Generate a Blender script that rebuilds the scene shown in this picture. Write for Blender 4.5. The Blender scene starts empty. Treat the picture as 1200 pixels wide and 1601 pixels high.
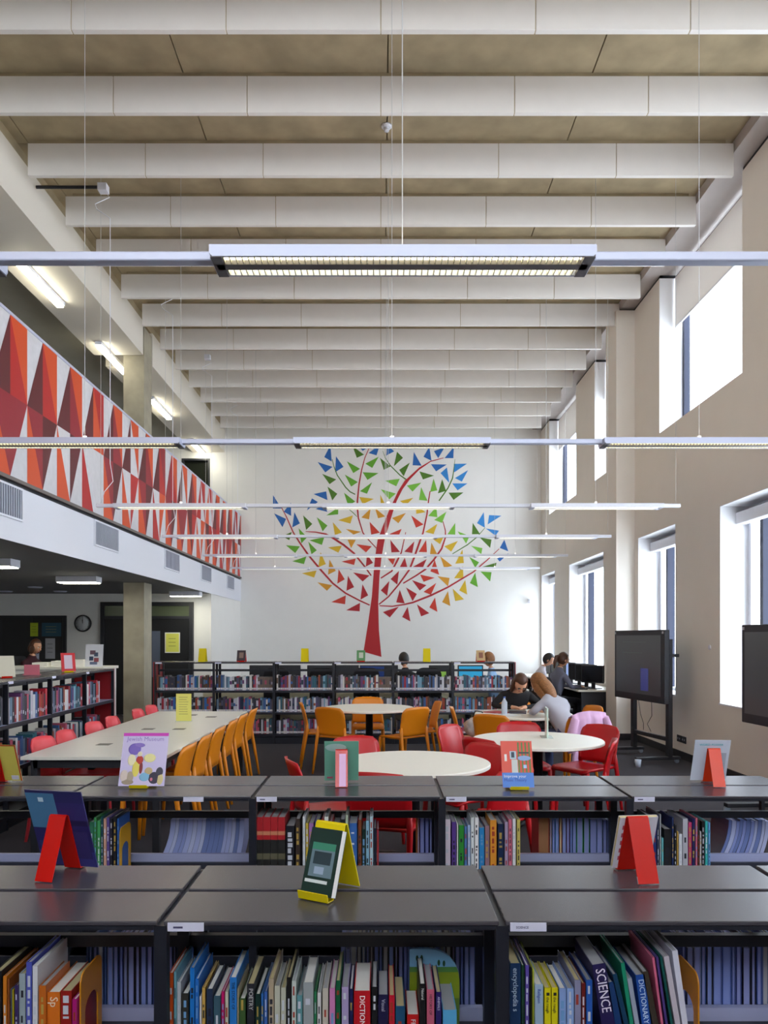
import bpy, bmesh, math, random
from mathutils import Vector, Matrix
R = random.Random(7)
PI = math.pi
S = bpy.context.scene
COL = S.collection

# ------------------------------------------------------------------ camera
F = 1200.0; CX = 595.0; CY = 998.0; CAMZ = 1.6
cd = bpy.data.cameras.new('camera'); cam = bpy.data.objects.new('camera', cd); COL.objects.link(cam)
cam.location = (0, 0, CAMZ); cam.rotation_euler = (PI/2, 0, 0)
cd.sensor_fit = 'HORIZONTAL'; cd.sensor_width = 36.0; cd.lens = F/1200*36
cd.shift_x = (600-CX)/1200; cd.shift_y = (CY-800.5)/1200
cd.clip_start = 0.05; cd.clip_end = 200
S.camera = cam
# ------------------------------------------------------------------ world and light
w = bpy.data.worlds.new('sky'); S.world = w; w.use_nodes = True
bg = w.node_tree.nodes['Background']; bg.inputs[0].default_value = (0.86, 0.93, 1.0, 1); bg.inputs[1].default_value = 6.5
S.view_settings.view_transform = 'Standard'; S.view_settings.look = 'None'
S.view_settings.exposure = 0.3; S.view_settings.gamma = 1; S.view_settings.use_curve_mapping = False
LAMP = 4.0

# ------------------------------------------------------------------ materials
def lin(c):
    if isinstance(c, str):
        c = [int(c[i:i+2], 16)/255 for i in (0, 2, 4)]
    return tuple((x/12.92 if x <= .04045 else ((x+.055)/1.055)**2.4) for x in c[:3])+(1,)
MC = {}
def mat(name, col, rough=.6, metal=0, emit=0, noise=0, nscale=20, bump=0, spec=.5, trans=0):
    if name in MC: return MC[name]
    m = bpy.data.materials.new(name); m.use_nodes = True; nt = m.node_tree
    b = nt.nodes['Principled BSDF']; c = lin(col)
    b.inputs['Base Color'].default_value = c; b.inputs['Roughness'].default_value = rough
    b.inputs['Metallic'].default_value = metal; b.inputs['Specular IOR Level'].default_value = spec
    if trans: b.inputs['Transmission Weight'].default_value = trans
    if emit: b.inputs['Emission Color'].default_value = c; b.inputs['Emission Strength'].default_value = emit
    if noise or bump:
        tc = nt.nodes.new('ShaderNodeTexCoord'); n = nt.nodes.new('ShaderNodeTexNoise')
        n.inputs['Scale'].default_value = nscale; n.inputs['Detail'].default_value = 6
        nt.links.new(tc.outputs['Object'], n.inputs['Vector'])
        if noise:
            r = nt.nodes.new('ShaderNodeValToRGB')
            r.color_ramp.elements[0].position = .3; r.color_ramp.elements[1].position = .7
            r.color_ramp.elements[0].color = tuple(x*(1-noise) for x in c[:3])+(1,)
            r.color_ramp.elements[1].color = tuple(min(1, x*(1+noise)) for x in c[:3])+(1,)
            nt.links.new(n.outputs['Fac'], r.inputs['Fac']); nt.links.new(r.outputs['Color'], b.inputs['Base Color'])
        if bump:
            bp = nt.nodes.new('ShaderNodeBump'); bp.inputs['Strength'].default_value = bump; bp.inputs['Distance'].default_value = .01
            nt.links.new(n.outputs['Fac'], bp.inputs['Height']); nt.links.new(bp.outputs['Normal'], b.inputs['Normal'])
    MC[name] = m; return m
def band(name, stops, rough=.45, lo=0, hi=1, axis='Z'):
    """hard-edged bands along the object's own z, for printed covers"""
    if name in MC: return MC[name]
    m = mat(name, 'ffffff', rough); nt = m.node_tree; b = nt.nodes['Principled BSDF']
    tc = nt.nodes.new('ShaderNodeTexCoord'); sp = nt.nodes.new('ShaderNodeSeparateXYZ'); mr = nt.nodes.new('ShaderNodeMapRange')
    mr.inputs['From Min'].default_value = lo; mr.inputs['From Max'].default_value = hi
    r = nt.nodes.new('ShaderNodeValToRGB'); r.color_ramp.interpolation = 'CONSTANT'; e = r.color_ramp.elements
    nt.links.new(tc.outputs['Object'], sp.inputs[0]); nt.links.new(sp.outputs[axis], mr.inputs['Value'])
    nt.links.new(mr.outputs[0], r.inputs['Fac']); nt.links.new(r.outputs['Color'], b.inputs['Base Color'])
    e[0].position = stops[0][0]; e[0].color = lin(stops[0][1])
    e[1].position = stops[1][0]; e[1].color = lin(stops[1][1])
    for p, c in stops[2:]:
        k = e.new(p); k.color = lin(c)
    return m
WHITE = mat('white_paint', 'eeece8', .55, noise=.012, nscale=3)
WALLR = mat('warm_white_paint', 'efe8de', .55, noise=.012, nscale=3)
REVEAL = mat('reveal_white', 'f2f2f4', .5)
BAFFLE = mat('baffle_board', 'e6e1dc', .75, noise=.015, nscale=6)
CONC = mat('ceiling_concrete', 'a69678', .8, noise=.2, nscale=2.6, bump=.15)
CONCL = mat('edge_concrete', 'b8b0ac', .8, noise=.06, nscale=3)
CONCC = mat('column_concrete', 'a39b88', .75, noise=.14, nscale=4, bump=.2)
CARPET = mat('carpet', '47454a', .95, noise=.25, nscale=160, bump=.5, spec=.1)
BLACK = mat('black_metal', '20222c', .38)
TOPM = mat('dark_laminate', '46434a', .27, noise=.06, nscale=30, spec=.6)
SHELFM = mat('shelf_metal', 'a2a6c6', .4, .1)
ENDRED = mat('end_panel_red', '96101c', .5)
TABLET = mat('table_white', 'f2efe4', .32)
DARK = mat('dark_frame', '24252c', .5)
FRAME = mat('window_frame_navy', '0e1836', .5)
FRAMEW = mat('window_frame_white', 'e8eaf0', .4)
FASCIA = mat('fascia_white', 'e6e7f0', .5)
GREYC = mat('gallery_ceiling_grey', 'a8a496', .8, noise=.03, nscale=4)
LOWC = mat('lower_ceiling_grey', '77777c', .8)
ALU = mat('satin_aluminium', 'c6cadf', .4, .15)
WIRE = mat('wire_grey', 'c4c4c4', .4, .2)
TUBE = mat('lamp_tube', 'fff6d0', .4, emit=LAMP)
TUBED = mat('lamp_diffuser', 'fffbe4', .4, emit=22)
TUBEU = mat('lamp_uplight', 'ffeed4', .4, emit=10)
RED = mat('red_plastic', 'c0101a', .33); CORAL = mat('coral_plastic', 'e8434e', .38)
ORANGE = mat('orange_plastic', 'e08512', .38)
EASR = mat('easel_red', 'cc1408', .25); EASY = mat('easel_yellow', 'dcc808', .25)
PAGE = mat('paper_white', 'e9e6e0', .8); PAGEC = mat('paper_cream', 'c4b78c', .85); PAGEG = mat('paper_grey', 'a8a8ac', .85)
PAGEB = mat('magazine_page_edges', '8a92c6', .8)
SCREEN = mat('screen_glass', '50545a', .33, spec=.7)
GLASS = None
def glassmat():
    m = bpy.data.materials.new('window_glass'); m.use_nodes = True; nt = m.node_tree; nt.nodes.clear()
    o = nt.nodes.new('ShaderNodeOutputMaterial'); t = nt.nodes.new('ShaderNodeBsdfTransparent'); g = nt.nodes.new('ShaderNodeBsdfGlossy')
    g.inputs['Roughness'].default_value = .02; mx = nt.nodes.new('ShaderNodeMixShader'); mx.inputs[0].default_value = .06
    t.inputs[0].default_value = (.96, .98, 1, 1)
    nt.links.new(t.outputs[0], mx.inputs[1]); nt.links.new(g.outputs[0], mx.inputs[2]); nt.links.new(mx.outputs[0], o.inputs[0]); return m
GLASS = glassmat()
BLIND = mat('blind_fabric', 'f6f2ee', .8)
_t = BLIND.node_tree; _m = _t.nodes.new('ShaderNodeMixShader'); _m.inputs[0].default_value = .16; _tr = _t.nodes.new('ShaderNodeBsdfTranslucent'); _tr.inputs[0].default_value = (.9, .88, .85, 1)
_t.links.new(_t.nodes['Principled BSDF'].outputs[0], _m.inputs[1]); _t.links.new(_tr.outputs[0], _m.inputs[2]); _t.links.new(_m.outputs[0], _t.nodes['Material Output'].inputs[0])

# ------------------------------------------------------------------ mesh helpers
class MB:
    def __init__(s): s.v = []; s.f = []; s.mi = []; s.sm = []
    def add(s, vs, fs, mi=0, M=None, smooth=False):
        o = len(s.v)
        for v in vs: s.v.append(tuple(M @ Vector(v)) if M else tuple(v))
        for f in fs: s.f.append([o+i for i in f]); s.mi.append(mi); s.sm.append(smooth)
        return s
    def box(s, x0, x1, y0, y1, z0, z1, mi=0, M=None, b=0):
        if x0 > x1: x0, x1 = x1, x0
        if y0 > y1: y0, y1 = y1, y0
        if z0 > z1: z0, z1 = z1, z0
        if b:
            c = lambda u, v, W: [(x0+b if False else x0, 0, 0)]
            bm = bmesh.new(); r = bmesh.ops.create_cube(bm, size=1)
            for v in bm.verts: v.co = ((x0+x1)/2+v.co.x*(x1-x0), (y0+y1)/2+v.co.y*(y1-y0), (z0+z1)/2+v.co.z*(z1-z0))
            bmesh.ops.bevel(bm, geom=bm.edges[:], offset=b, segments=2, affect='EDGES', profile=.5)
            bm.verts.index_update()
            s.add([v.co[:] for v in bm.verts], [[v.index for v in f.verts] for f in bm.faces], mi, M); bm.free(); return s
        vs = [(x, y, z) for z in (z0, z1) for y in (y0, y1) for x in (x0, x1)]
        return s.add(vs, [(0, 2, 3, 1), (4, 5, 7, 6), (0, 1, 5, 4), (2, 6, 7, 3), (0, 4, 6, 2), (1, 3, 7, 5)], mi, M)
    def prism(s, pts, y0, y1, mi=0, M=None, smooth=False):
        """polygon in (x,z) extruded along y"""
        n = len(pts); vs = [(p[0], y0, p[1]) for p in pts]+[(p[0], y1, p[1]) for p in pts]
        a = sum(pts[i][0]*pts[(i+1) % n][1]-pts[(i+1) % n][0]*pts[i][1] for i in range(n))
        fs = [list(range(n)), list(range(2*n-1, n-1, -1))]+[[i, i+n, (i+1) % n+n, (i+1) % n] for i in range(n)]
        if a < 0: fs = [f[::-1] for f in fs]
        return s.add(vs, fs, mi, M, smooth)
    def strip(s, pts, w0, w1, t, mi=0, M=None):
        """bent sheet: polyline pts in (y,z), spans x w0..w1, thickness t"""
        n = len(pts); off = []
        for i, p in enumerate(pts):
            a = Vector(pts[max(0, i-1)]); b = Vector(pts[min(n-1, i+1)]); d = (b-a).normalized(); off.append((p[0]-d.y*t, p[1]+d.x*t))
        vs = []
        for i in range(n):
            for x in (w0, w1):
                vs += [(x, pts[i][0], pts[i][1]), (x, off[i][0], off[i][1])]
        fs = [(0, 2, 3, 1), (4*n-4, 4*n-3, 4*n-1, 4*n-2)]
        for i in range(n-1):
            a = 4*i; c = a+4
            fs += [(a, c, c+2, a+2), (a+1, a+3, c+3, c+1), (a, a+1, c+1, c), (a+2, c+2, c+3, a+3)]
        return s.add(vs, fs, mi, M)
    def cyl(s, p, q, r0, r1=None, n=12, mi=0, M=None, cap=True):
        r1 = r0 if r1 is None else r1; p = Vector(p); q = Vector(q); d = (q-p).normalized()
        u = d.orthogonal().normalized(); v = d.cross(u); vs = []
        for c, r in ((p, r0), (q, r1)):
            for k in range(n):
                a = 2*PI*k/n; vs.append(tuple(c+u*math.cos(a)*r+v*math.sin(a)*r))
        fs = [[k, (k+1) % n, n+(k+1) % n, n+k] for k in range(n)]
        s.add(vs, fs, mi, M, True)
        if cap: s.add(vs, [list(range(n))[::-1], list(range(n, 2*n))], mi, M)
        return s
    def tube(s, pts, r, n=6, mi=0, M=None):
        pts = [Vector(p) for p in pts]; m = len(pts); rs = r if isinstance(r, (list, tuple)) else [r]*m; vs = []; u = None
        for i, p in enumerate(pts):
            d = (pts[min(m-1, i+1)]-pts[max(0, i-1)]).normalized()
            u = d.orthogonal().normalized() if u is None else (u-d*u.dot(d)).normalized()
            w_ = d.cross(u)
            for k in range(n):
                a = 2*PI*k/n; vs.append(tuple(p+(u*math.cos(a)+w_*math.sin(a))*rs[i]))
        fs = [[i*n+k, i*n+(k+1) % n, (i+1)*n+(k+1) % n, (i+1)*n+k] for i in range(m-1) for k in range(n)]
        fs += [list(range(n))[::-1], list(range((m-1)*n, m*n))]
        return s.add(vs, fs, mi, M, True)
    def lathe(s, prof, n=24, mi=0, M=None, smooth=True):
        vs = [(r*math.cos(2*PI*k/n), r*math.sin(2*PI*k/n), z) for r, z in prof for k in range(n)]
        m = len(prof); fs = [[i*n+k, i*n+(k+1) % n, (i+1)*n+(k+1) % n, (i+1)*n+k] for i in range(m-1) for k in range(n)]
        s.add(vs, fs, mi, M, smooth)
        return s.add(vs, [list(range(n))[::-1], list(range((m-1)*n, m*n))], mi, M)
    def ball(s, c, rx, ry, rz, mi=0, M=None, n=12, m=8, fn=None):
        vs = []
        for i in range(m+1):
            t = PI*i/m
            for k in range(n):
                a = 2*PI*k/n; p = Vector((math.sin(t)*math.cos(a), math.sin(t)*math.sin(a), math.cos(t)))
                if fn: p = fn(p)
                vs.append((c[0]+p.x*rx, c[1]+p.y*ry, c[2]+p.z*rz))
        fs = [[i*n+k, (i+1)*n+k, (i+1)*n+(k+1) % n, i*n+(k+1) % n] for i in range(m) for k in range(n)]
        return s.add(vs, fs, mi, M, True)
    def mesh(s, name):
        me = bpy.data.meshes.new(name); me.from_pydata(s.v, [], s.f)
        me.polygons.foreach_set('material_index', s.mi); me.polygons.foreach_set('use_smooth', s.sm); me.update(); return me
    def obj(s, name, m, parent=None, loc=None, rot=None):
        me = s.mesh(name)
        for k in (m if isinstance(m, (list, tuple)) else [m]): me.materials.append(k)
        o = bpy.data.objects.new(name, me); COL.objects.link(o)
        if parent: o.parent = parent
        if loc: o.location = loc
        if rot: o.rotation_euler = rot
        return o
def tag(o, label, cat, group=None, kind=None):
    if label: o['label'] = label
    if cat: o['category'] = cat
    if group: o['group'] = group
    if kind: o['kind'] = kind
    return o
def thing(name, label, cat, loc=(0, 0, 0), rz=0, group=None):
    o = bpy.data.objects.new(name, None); COL.objects.link(o); o.empty_display_size = .05
    o.location = loc; o.rotation_euler = (0, 0, rz); return tag(o, label, cat, group)
def struct(o): o['kind'] = 'structure'; return o
def copy_tree(o, parent=None):
    c = o.copy(); COL.objects.link(c)
    if parent: c.parent = parent
    for ch in list(o.children): copy_tree(ch, c)
    return c
def P(px, py, Y): return ((px-CX)*Y/F, Y, CAMZ-(py-CY)*Y/F)
def XP(px, Y): return (px-CX)*Y/F
def text(s, size, m, parent, loc, rot, name='lettering', align='LEFT', ext=.0003, sx=1):
    cu = bpy.data.curves.new(name, 'FONT'); cu.body = s; cu.size = size; cu.align_x = align; cu.align_y = 'CENTER'; cu.extrude = ext; cu.resolution_u = 2
    cu.materials.append(m); to = bpy.data.objects.new('t', cu); COL.objects.link(to); bpy.context.view_layer.update()
    me = bpy.data.meshes.new_from_object(to.evaluated_get(bpy.context.evaluated_depsgraph_get())); bpy.data.objects.remove(to); bpy.data.curves.remove(cu)
    o = bpy.data.objects.new(name, me); COL.objects.link(o); o.parent = parent; o.location = loc; o.rotation_euler = rot; o.scale = (sx, 1, 1); return o

# ------------------------------------------------------------------ the room
XR = 4.0; YB = 19.2; XG = -3.49; Y0 = -2.6; XL = -9.0; ZC = CAMZ+5.345
struct(MB().box(XL, 4.45, Y0, YB+.2, -.1, 0).obj('floor', CARPET))
# ceiling of concrete planks
ceil = struct(MB().box(-4.7, 4.45, Y0, YB+.2, ZC+.05, ZC+.2).obj('ceiling', CONC))
js = [-4.7, -3.80, -1.87, .065, 2.0, 3.93, 4.45]
for a, b in zip(js[:-1], js[1:]):
    y = Y0
    while y < YB:
        MB().box(a+.006, b-.006, y, min(YB, y+5.45)-.008, ZC, ZC+.05).obj('ceiling_plank', CONC, ceil); y += 5.45
# grid wall with openings
def gridwall(name, m, u0, u1, z0, z1, ops, fn):
    us = sorted({u0, u1, *[o[0] for o in ops], *[o[1] for o in ops]}); zs = sorted({z0, z1, *[o[2] for o in ops], *[o[3] for o in ops]})
    us = [u for u in us if u0 <= u <= u1]; zs = [z for z in zs if z0 <= z <= z1]; mb = MB()
    for a, b in zip(us[:-1], us[1:]):
        for c, d in zip(zs[:-1], zs[1:]):
            if any(o[0] < (a+b)/2 < o[1] and o[2] < (c+d)/2 < o[3] for o in ops): continue
            fn(mb, a, b, c, d)
    return struct(mb.obj(name, m))
ZT = CAMZ+5.17; SILLU = CAMZ+2.94; HL = CAMZ+1.56; SL = CAMZ-.785
UP = [(1.2, 3.7), (4.85, 7.35), (8.5, 11.03), (12.75, 14.37), (15.74, 18.25)]  # first two are out of view, added to bring in light
LO = [(2.6, 5.1), (6.55, 9.06), (10.43, 11.94), (13.8, 16.3), (17.65, 19.1)]  # nearest one is unseen, added for side light
ops = [(a, b, SILLU, ZT+.01) for a, b in UP]+[(a, b, SL, HL) for a, b in LO]
gridwall('wall_right', WALLR, Y0, YB+.2, 0, ZT, ops, lambda mb, a, b, c, d: mb.box(XR, 4.45, a, b, c, d))
gp = MB(); ys = [Y0]+[v for ab in UP for v in ab]+[YB]
for k in range(0, len(ys), 2): gp.box(XR+.012, XR+.05, ys[k], ys[k+1], ZT, CAMZ+5.214)
for a, b in UP: gp.box(4.25, 4.28, a, b, ZT, CAMZ+5.214).box(XR+.012, 4.25, a-.03, a, ZT, CAMZ+5.214).box(XR+.012, 4.25, b, b+.03, ZT, CAMZ+5.214)
struct(gp.obj('trim_1', DARK))           # shadow gap over the wall
struct(MB().box(3.79, 4.45, Y0, YB, CAMZ+5.215, ZC).obj('trim_2', CONCL))             # edge beam
struct(MB().box(3.71, XR, 12.1, 12.65, 0, ZT).obj('trim_3', WALLR))                   # pilaster
n = 0
for k, (a, b) in enumerate(UP+LO):
    up = k < len(UP); z0, z1 = (SILLU, ZT) if up else (SL, HL)
    rv = MB()
    rv.box(XR+.002, 4.40, b-.006, b, z0, z1).box(XR+.002, 4.40, a, a+.006, z0, z1).box(XR+.002, 4.40, a, b, z0, z0+.006)
    if not up: rv.box(XR+.002, 4.40, a, b, z1-.006, z1).box(XR-.015, 4.3, a-.01, b+.01, z0-.0, z0+.02)
    n += 1; wn = struct(rv.obj('window_%d' % n, REVEAL))
    fx0, fx1 = 4.33, 4.41; fm = FRAME if up else FRAMEW
    fr = MB().box(fx0, fx1, a+.006, a+.07, z0, z1).box(fx0, fx1, b-.075, b-.006, z0, z1).box(fx0, fx1, a+.07, b-.075, z1-.06, z1-.006).box(fx0, fx1, a+.07, b-.075, z0+.006, z0+.06)
    fr.obj('window_frame', fm, wn)
    if not up:
        MB().box(fx0-.02, fx1+.01, b-.40, b-.33, z0+.06, z1-.06).obj('mullion', FRAME, wn)
        MB().box(fx0-.03, fx1, a+.07, b-.075, z1-.13, z1-.06).obj('frame_head', DARK, wn)
        MB().box(4.18, 4.30, a+.01, b-.01, z1-.22, z1-.08, b=.01).obj('blind_cassette', FRAMEW, wn)
    else:
        MB().box(4.215, 4.222, a+.02, b-.03, CAMZ+4.46, z1-.005).obj('roller_blind', BLIND, wn)
        MB().box(4.208, 4.229, a+.02, b-.03, CAMZ+4.44, CAMZ+4.465).obj('blind_bar', FRAMEW, wn)
    MB().box(4.365, 4.372, a+.07, b-.07, z0+.05, z1-.05).obj('pane', GLASS, wn)
# back wall
gridwall('wall_back', WHITE, -5.0 - 4, XR+.45, 0, ZC, [(-4.98, -4.27, CAMZ+3.0, CAMZ+4.5)], lambda mb, a, b, c, d: mb.box(a, b, YB, YB+.2, c, d))
wn = struct(MB().box(-4.98, -4.27, YB+.12, YB+.2, CAMZ+3.0, CAMZ+4.5).obj('window_11', mat('dark_glass', '23261f', .15)))
MB().box(-4.98, -4.93, YB-.01, YB+.12, CAMZ+3, CAMZ+4.5).box(-4.32, -4.27, YB-.01, YB+.12, CAMZ+3, CAMZ+4.5).box(-4.93, -4.32, YB-.01, YB+.12, CAMZ+4.45, CAMZ+4.5).obj('window_frame', DARK, wn)
# left: lower room and gallery
struct(MB().box(XL-.2, XL, Y0, YB+.2, 0, ZC).obj('wall_left', WHITE))
struct(MB().box(XL, XG-.02, 15.9, YB, 0, 2.525).obj('wall_left_back', WHITE))
slab = struct(MB().box(XL, XG-.01, Y0, YB, 2.525, 3.05).obj('ceiling_lower', LOWC))
fas = struct(MB().box(XG-.01, XG, Y0, YB, 2.52, CAMZ+1.455).obj('trim_4', FASCIA))
struct(MB().box(XG-.08, XG-.03, Y0, YB, CAMZ+1.455, CAMZ+1.50).obj('trim_5', DARK))
struct(MB().box(XG-.06, XG+.012, Y0, YB-.01, CAMZ+1.495, CAMZ+1.53).obj('trim_6', mat('balustrade_base_bronze', '6f6560', .5)))
for y0, y1 in ((3.9, 4.7), (6.6, 7.44), (9.35, 10.17), (12.39, 13.25), (14.9, 15.74), (17.4, 18.2)):
    v = thing('wall_vent', 'louvred grey vent on the white gallery fascia, %s' % {3.9: 'nearest the camera', 6.6: 'at the left edge of the picture', 9.35: 'second from the left', 12.39: 'left of the last visible one', 14.9: 'last small one toward the tree wall', 17.4: 'tiny one beside the corner'}[y0], 'vent', (XG, (y0+y1)/2, CAMZ+1.29), 0, 'vents along the gallery fascia')
    h = (y1-y0)/2; MB().box(0.001, .012, -h, h, -.14, .14).obj('backing', mat('vent_dark', '6a6c7c', .6), v)
    MB().box(.001, .02, -h-.02, -h, -.16, .16).box(.001, .02, h, h+.02, -.16, .16).box(.001, .02, -h, h, .14, .16).box(.001, .02, -h, h, -.16, -.14).obj('frame', FASCIA, v)
    mb = MB()
    for k in range(18): yy = -h+.03+k*(2*h-.06)/17; mb.box(.012, .018, yy-.008, yy+.008, -.14, .14)
    mb.obj('slats', mat('vent_slat', 'b4b6c4', .5), v)['kind'] = 'stuff'
# balustrade with its printed triangles
bal = thing('gallery_balustrade', 'gallery parapet printed with red, orange and grey triangles', 'balustrade', (XG, 0, 0))
ZB0, ZB1 = CAMZ+1.53, CAMZ+3.07; ZM = (ZB0+ZB1)/2
MB().box(-.04, 0, Y0, YB-.02, ZB0, ZB1-.02).obj('panel', mat('balustrade_grey', 'd4d2d6', .7, noise=.05, nscale=12), bal)
MB().box(-.05, .008, Y0, YB-.02, ZB1-.02, ZB1+.01).obj('cap', ALU, bal)
cols = {'m': '5e0814', 'c': '960f24', 'r': 'b8120f', 'o': 'd64c12', 'w': None}
pm = [mat('print_maroon', cols['m'], .5), mat('print_crimson', cols['c'], .5), mat('print_red', cols['r'], .5), mat('print_orange', cols['o'], .5)]
pi = {'m': 0, 'c': 1, 'r': 2, 'o': 3}
mb = MB(); p_ = .348
def tri(pts, c):
    if c == 'w': return
    mb.add([(.0015, max(Y0, min(YB-.03, a)), b) for a, b in pts], [(0, 1, 2)], pi[c])
zt, zb = ZB1-.02, ZB0
seqU = ['mro', 'mro', 'mco', 'mor', 'mco', 'mwo', 'mco', 'mrc', 'cro', 'mwo', 'mco', 'rwr', 'owr', 'mro', 'mro', 'mco', 'cwr', 'mro']
seqL = ['oc', 'cm', 'wm', 'rw', 'om', 'wr', 'cm', 'ro', 'cm', 'oc', 'mr', 'wo', 'mr', 'or', 'rc', 'cr', 'mo', 'rc']
for k in range(-14, 18):
    ya = 7.23+2*p_*k                       # apex line
    u = seqU[k % 18] if k >= 0 else R.choice(seqU[:5]); l = seqL[k % 18]
    tri([(ya, zt), (ya-p_, ZM), (ya, ZM)], u[0])
    tri([(ya, zt), (ya, ZM), (ya+p_, ZM)], u[1])
    tri([(ya, zt), (ya+p_, ZM), (ya+p_, zt)], u[2])
    l1, l2 = l[0], l[1]
    yn = ya                                # nadir line shares the apex line
    tri([(yn-p_, ZM), (yn, ZM), (yn, zb)], {'o': 'c', 'c': 'c', 'w': 'w', 'r': 'w', 'm': 'm'}[l1])
    tri([(yn-p_, ZM), (yn, zb), (yn-p_, zb)], 'o' if l1 != 'r' else 'r')
    tri([(yn, ZM), (yn+p_, ZM), (yn, zb)], l2)
mb.obj('printed_pattern', pm, bal)
# gallery ceiling, soffit beams, column
struct(MB().box(XL, -4.7, Y0, YB, CAMZ+5.0, CAMZ+5.1).obj('ceiling_gallery', GREYC))
BEAM = mat('beam_white', 'e0d8cc', .7)
struct(MB().box(-4.7, -3.9, Y0, 12.60, CAMZ+4.65, CAMZ+5.21).obj('trim_7', BEAM))
struct(MB().box(-4.7, -3.9, 13.12, YB, CAMZ+4.65, CAMZ+5.21).obj('trim_8', BEAM))
struct(MB().box(-4.24, -3.9, 12.65, 13.07, 0, 2.52).box(-4.24, -3.9, 12.65, 13.07, 3.06, ZC-.21).obj('trim_9', CONCC))
struct(MB().box(-4.7, -3.92, Y0, YB, CAMZ+5.21, ZC).obj('trim_10', CONC))
for i, y in enumerate((-1.8, 1.0, 3.8, 6.55, 9.35, 12.05, 14.8, 17.9)):
    l = thing('strip_light', 'lit strip light under the gallery ceiling, %s' % ['out of view behind', 'beside the camera', 'first one ahead', 'second one ahead', 'largest one in view above the red parapet', 'second, just before the concrete column', 'third, right of the concrete column', 'smallest one, by the back wall'][i], 'light', (-4.42, y+.62, CAMZ+4.65), 0, 'strip lights over the gallery')
    MB().box(-.05, .05, -.66, .66, -.05, -.002).obj('housing', FASCIA, l); MB().box(-.045, .045, -.62, .62, -.085, -.05).obj('diffuser', TUBED, l)
for i, (x, y) in enumerate(((-5.6, 3.5), (-5.6, 6.2), (-4.58, 9.0), (-4.52, 11.5), (-3.86, 15.2), (-7.4, 9.5))):
    l = thing('surface_light', 'lit rectangular light on the low ceiling under the gallery, %s' % ['out of view at left', 'beyond the left edge', 'at the left edge of the picture', 'large one left of the column', 'small one right of the column', 'far left over the desk'][i], 'light', (x, y, 2.525), 0, 'lights under the gallery')
    MB().box(-.3, .3, -.12, .12, -.09, -.001).obj('housing', FASCIA, l); MB().box(-.28, .28, -.11, .11, -.10, -.09).obj('diffuser', TUBED, l)
for i, (px, py) in enumerate(((22, 926), (55, 918), (105, 926))):
    Y = .92*F/(CY-py); x = XP(px, Y); Y = min(Y, 15)
    l = MB().lathe([(.01, -.02), (.11, -.02), (.13, -.001), (.01, -.001)], 16).obj('downlight', ALU, None, (x if abs(x) < 8.6 else -8, Y, 2.525)); tag(l, 'round recessed downlight in the low ceiling, %s' % ['left one', 'middle one', 'right one nearest the clock'][i], 'light', 'downlights')
# rear wall (behind the camera) has an unseen window, added for frontal fill
struct(MB().box(XL, 4.45, Y0-.25, Y0, 0, 4.0).box(XL, 4.45, Y0-.25, Y0, 6.3, ZC).box(XL, -3.6, Y0-.25, Y0, 4.0, 6.3).box(3.9, 4.45, Y0-.25, Y0, 4.0, 6.3).obj('wall_rear', WHITE))
wn = struct(MB().box(-3.6, 3.9, Y0-.15, Y0-.1, 4.0, 4.06).obj('window_12', FRAME))
for k in range(6): MB().box(-3.6+k*1.49, -3.55+k*1.49, Y0-.16, Y0-.08, 4.0, 6.3).obj('mullion', FRAME, wn)
MB().box(-3.6, 3.9, Y0-.16, Y0-.08, 5.1, 5.18).box(-3.6, 3.9, Y0-.16, Y0-.08, 6.22, 6.3).obj('transom', FRAME, wn)
struct(MB().box(XR-.015, XR, Y0, 12.1, 0, .1).box(3.695, 3.71, 12.085, 12.65, 0, .1).box(3.695, XR, 12.085, 12.1, 0, .1).box(XR-.015, XR, 12.65, YB, 0, .1).obj('baseboard_right', DARK))
struct(MB().box(-3.4, XR, YB-.015, YB, 0, .1).obj('baseboard_back', DARK))

# ------------------------------------------------------------------ baffles
s_ = .985
ordn = ['first', 'second', 'third', 'fourth', 'fifth', 'sixth', 'seventh', 'eighth', 'ninth', 'tenth', 'eleventh', 'twelfth', 'thirteenth']
for n_ in range(-6, 14):
    Z = (n_+5.35)*s_
    lab = 'white acoustic baffle across the concrete ceiling, %s from the top of the picture' % ordn[n_-1] if n_ >= 1 else 'white acoustic ceiling baffle above the frame, number of joints hidden'
    if n_ < 1: lab = 'white acoustic ceiling baffle out of frame overhead, row %s behind' % ['one', 'two', 'three', 'four', 'five', 'six', 'seven'][-n_]
    b = thing('ceiling_baffle', lab, 'ceiling baffle', (0, Z, CAMZ+4.96), 0, 'acoustic ceiling baffles')
    for k in range(6):
        x0 = -3.785+k*1.2617; MB().box(x0+.004, x0+1.2577, 0, .05, 0, .345, b=.003).obj('baffle_panel', BAFFLE, b)
    for k in range(5): x0 = -3.785+(k+1)*1.2617; MB().box(x0-.004, x0+.004, .008, .045, .003, .342).obj('joint_strip', mat('joint_tan', 'b9a98a', .7), b)
    MB().box(-3.7, 3.7, .015, .035, .345, .384).obj('hanging_rail', CONC, b)

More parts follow.
